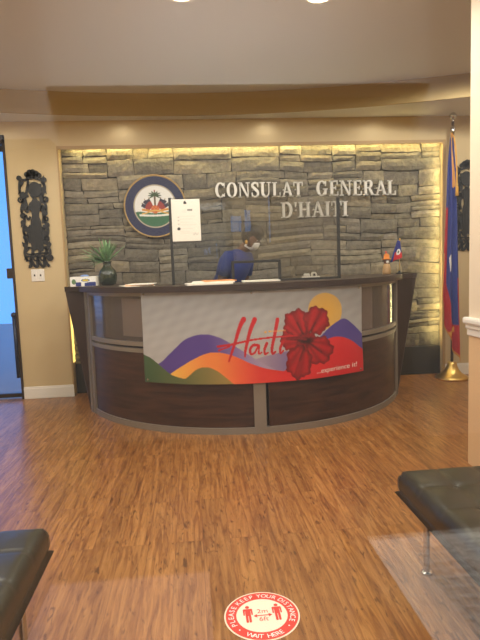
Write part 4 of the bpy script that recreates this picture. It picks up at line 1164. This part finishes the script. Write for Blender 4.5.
    for j in range(k+1):
        th = PI*j/k; row = []
        for i in range(n):
            a = 2*PI*i/n; d = Vector((math.sin(th)*math.cos(a), math.sin(th)*math.sin(a), math.cos(th)))
            r = Vector((.094*d.x, .112*d.y, .105*d.z))
            front = max(0, -d.y)                 # the hairline lifts over the face
            if front > .25 and d.z < .38: r *= .80
            r *= 1+.02*math.sin(a*9)*math.sin(th*7)
            row.append(bm.verts.new(qh(.028+r.x, -.075+r.y, 1.60+r.z)))
        G.append(row)
    for a, b in zip(G, G[1:]):
        for i in range(n): bm.faces.new((a[i], b[i], b[(i+1) % n], a[(i+1) % n]))
    bmesh.ops.remove_doubles(bm, verts=bm.verts, dist=.0005); fixn(bm)
    obj('hair', bm, M['hair'], t, True)
    # mask over nose and mouth, shaped to the face
    bm = NB(); c = Vector((0, 0, 0)); G = []
    for j in range(9):
        row = []
        for i in range(13):
            u, v = (i/12-.5)*2, (j/8-.5)*2
            a = u*1.25; rr = .083+.014*(1-abs(u))*(1-abs(v)**2)
            row.append(bm.verts.new(face(.040+u*.060, 1.520+v*.046*(1-.25*abs(u)**2), .006+.020*(1-abs(u))*(1-abs(v)**2))))
        G.append(row)
    for a, b in zip(G, G[1:]):
        for i in range(12): bm.faces.new((a[i], a[i+1], b[i+1], b[i]))
    o = obj('face_mask', bm, M['mask'], t, True); sm = o.modifiers.new('th', 'SOLIDIFY'); sm.thickness = .002
    for sd in (-1, 1):
        obj('eye', ball(NB(), face(.038+sd*.030, 1.580, -.003), .009, 12, 1.2, .8, .7), M['eye'], t, True)
        obj('pupil', ball(NB(), face(.038+sd*.030, 1.579, .003), .0048, 10), M['hair'], t, True)
        bm = NB(); tube(bm, [face(.038+sd*k, z, .001) for k, z in ((.014, 1.600), (.030, 1.605), (.046, 1.599))], .0035, 6); obj('eyebrow', bm, M['hair'], t, True)
    obj('earring', ball(NB(), qh(.038-.098, -.10, 1.53), .013, 12, sz=1.5), M['gold'], t, True)
person()

# ------------------------------------------------------------------ world, camera, view
w = bpy.data.worlds.new('sky'); scene.world = w; w.use_nodes = True
bg = w.node_tree.nodes['Background']
bg.inputs['Color'].default_value = lin((104, 172, 255))+(1,); bg.inputs['Strength'].default_value = 1.9

f, H, h, yaw, rho = 540., 264., 1.27, math.radians(5.), .037
th = math.atan((320-H)/f)
fw = Vector((math.sin(yaw)*math.cos(th), math.cos(yaw)*math.cos(th), -math.sin(th)))
r0 = Vector((math.cos(yaw), -math.sin(yaw), 0)); u0 = r0.cross(fw)
u = u0*math.cos(rho)+r0*math.sin(rho); r = r0*math.cos(rho)-u0*math.sin(rho)
cd = bpy.data.cameras.new('camera'); cam = bpy.data.objects.new('camera', cd); COL.objects.link(cam)
cd.sensor_fit = 'HORIZONTAL'; cd.sensor_width = 36; cd.lens = 36*f/480; cd.clip_start = .02
mw = Matrix((r, u, -fw)).transposed().to_4x4(); mw.translation = (0, 0, h); cam.matrix_world = mw
scene.camera = cam
scene.view_settings.view_transform = 'Standard'; scene.view_settings.look = 'None'
scene.view_settings.exposure = 0; scene.view_settings.gamma = 1
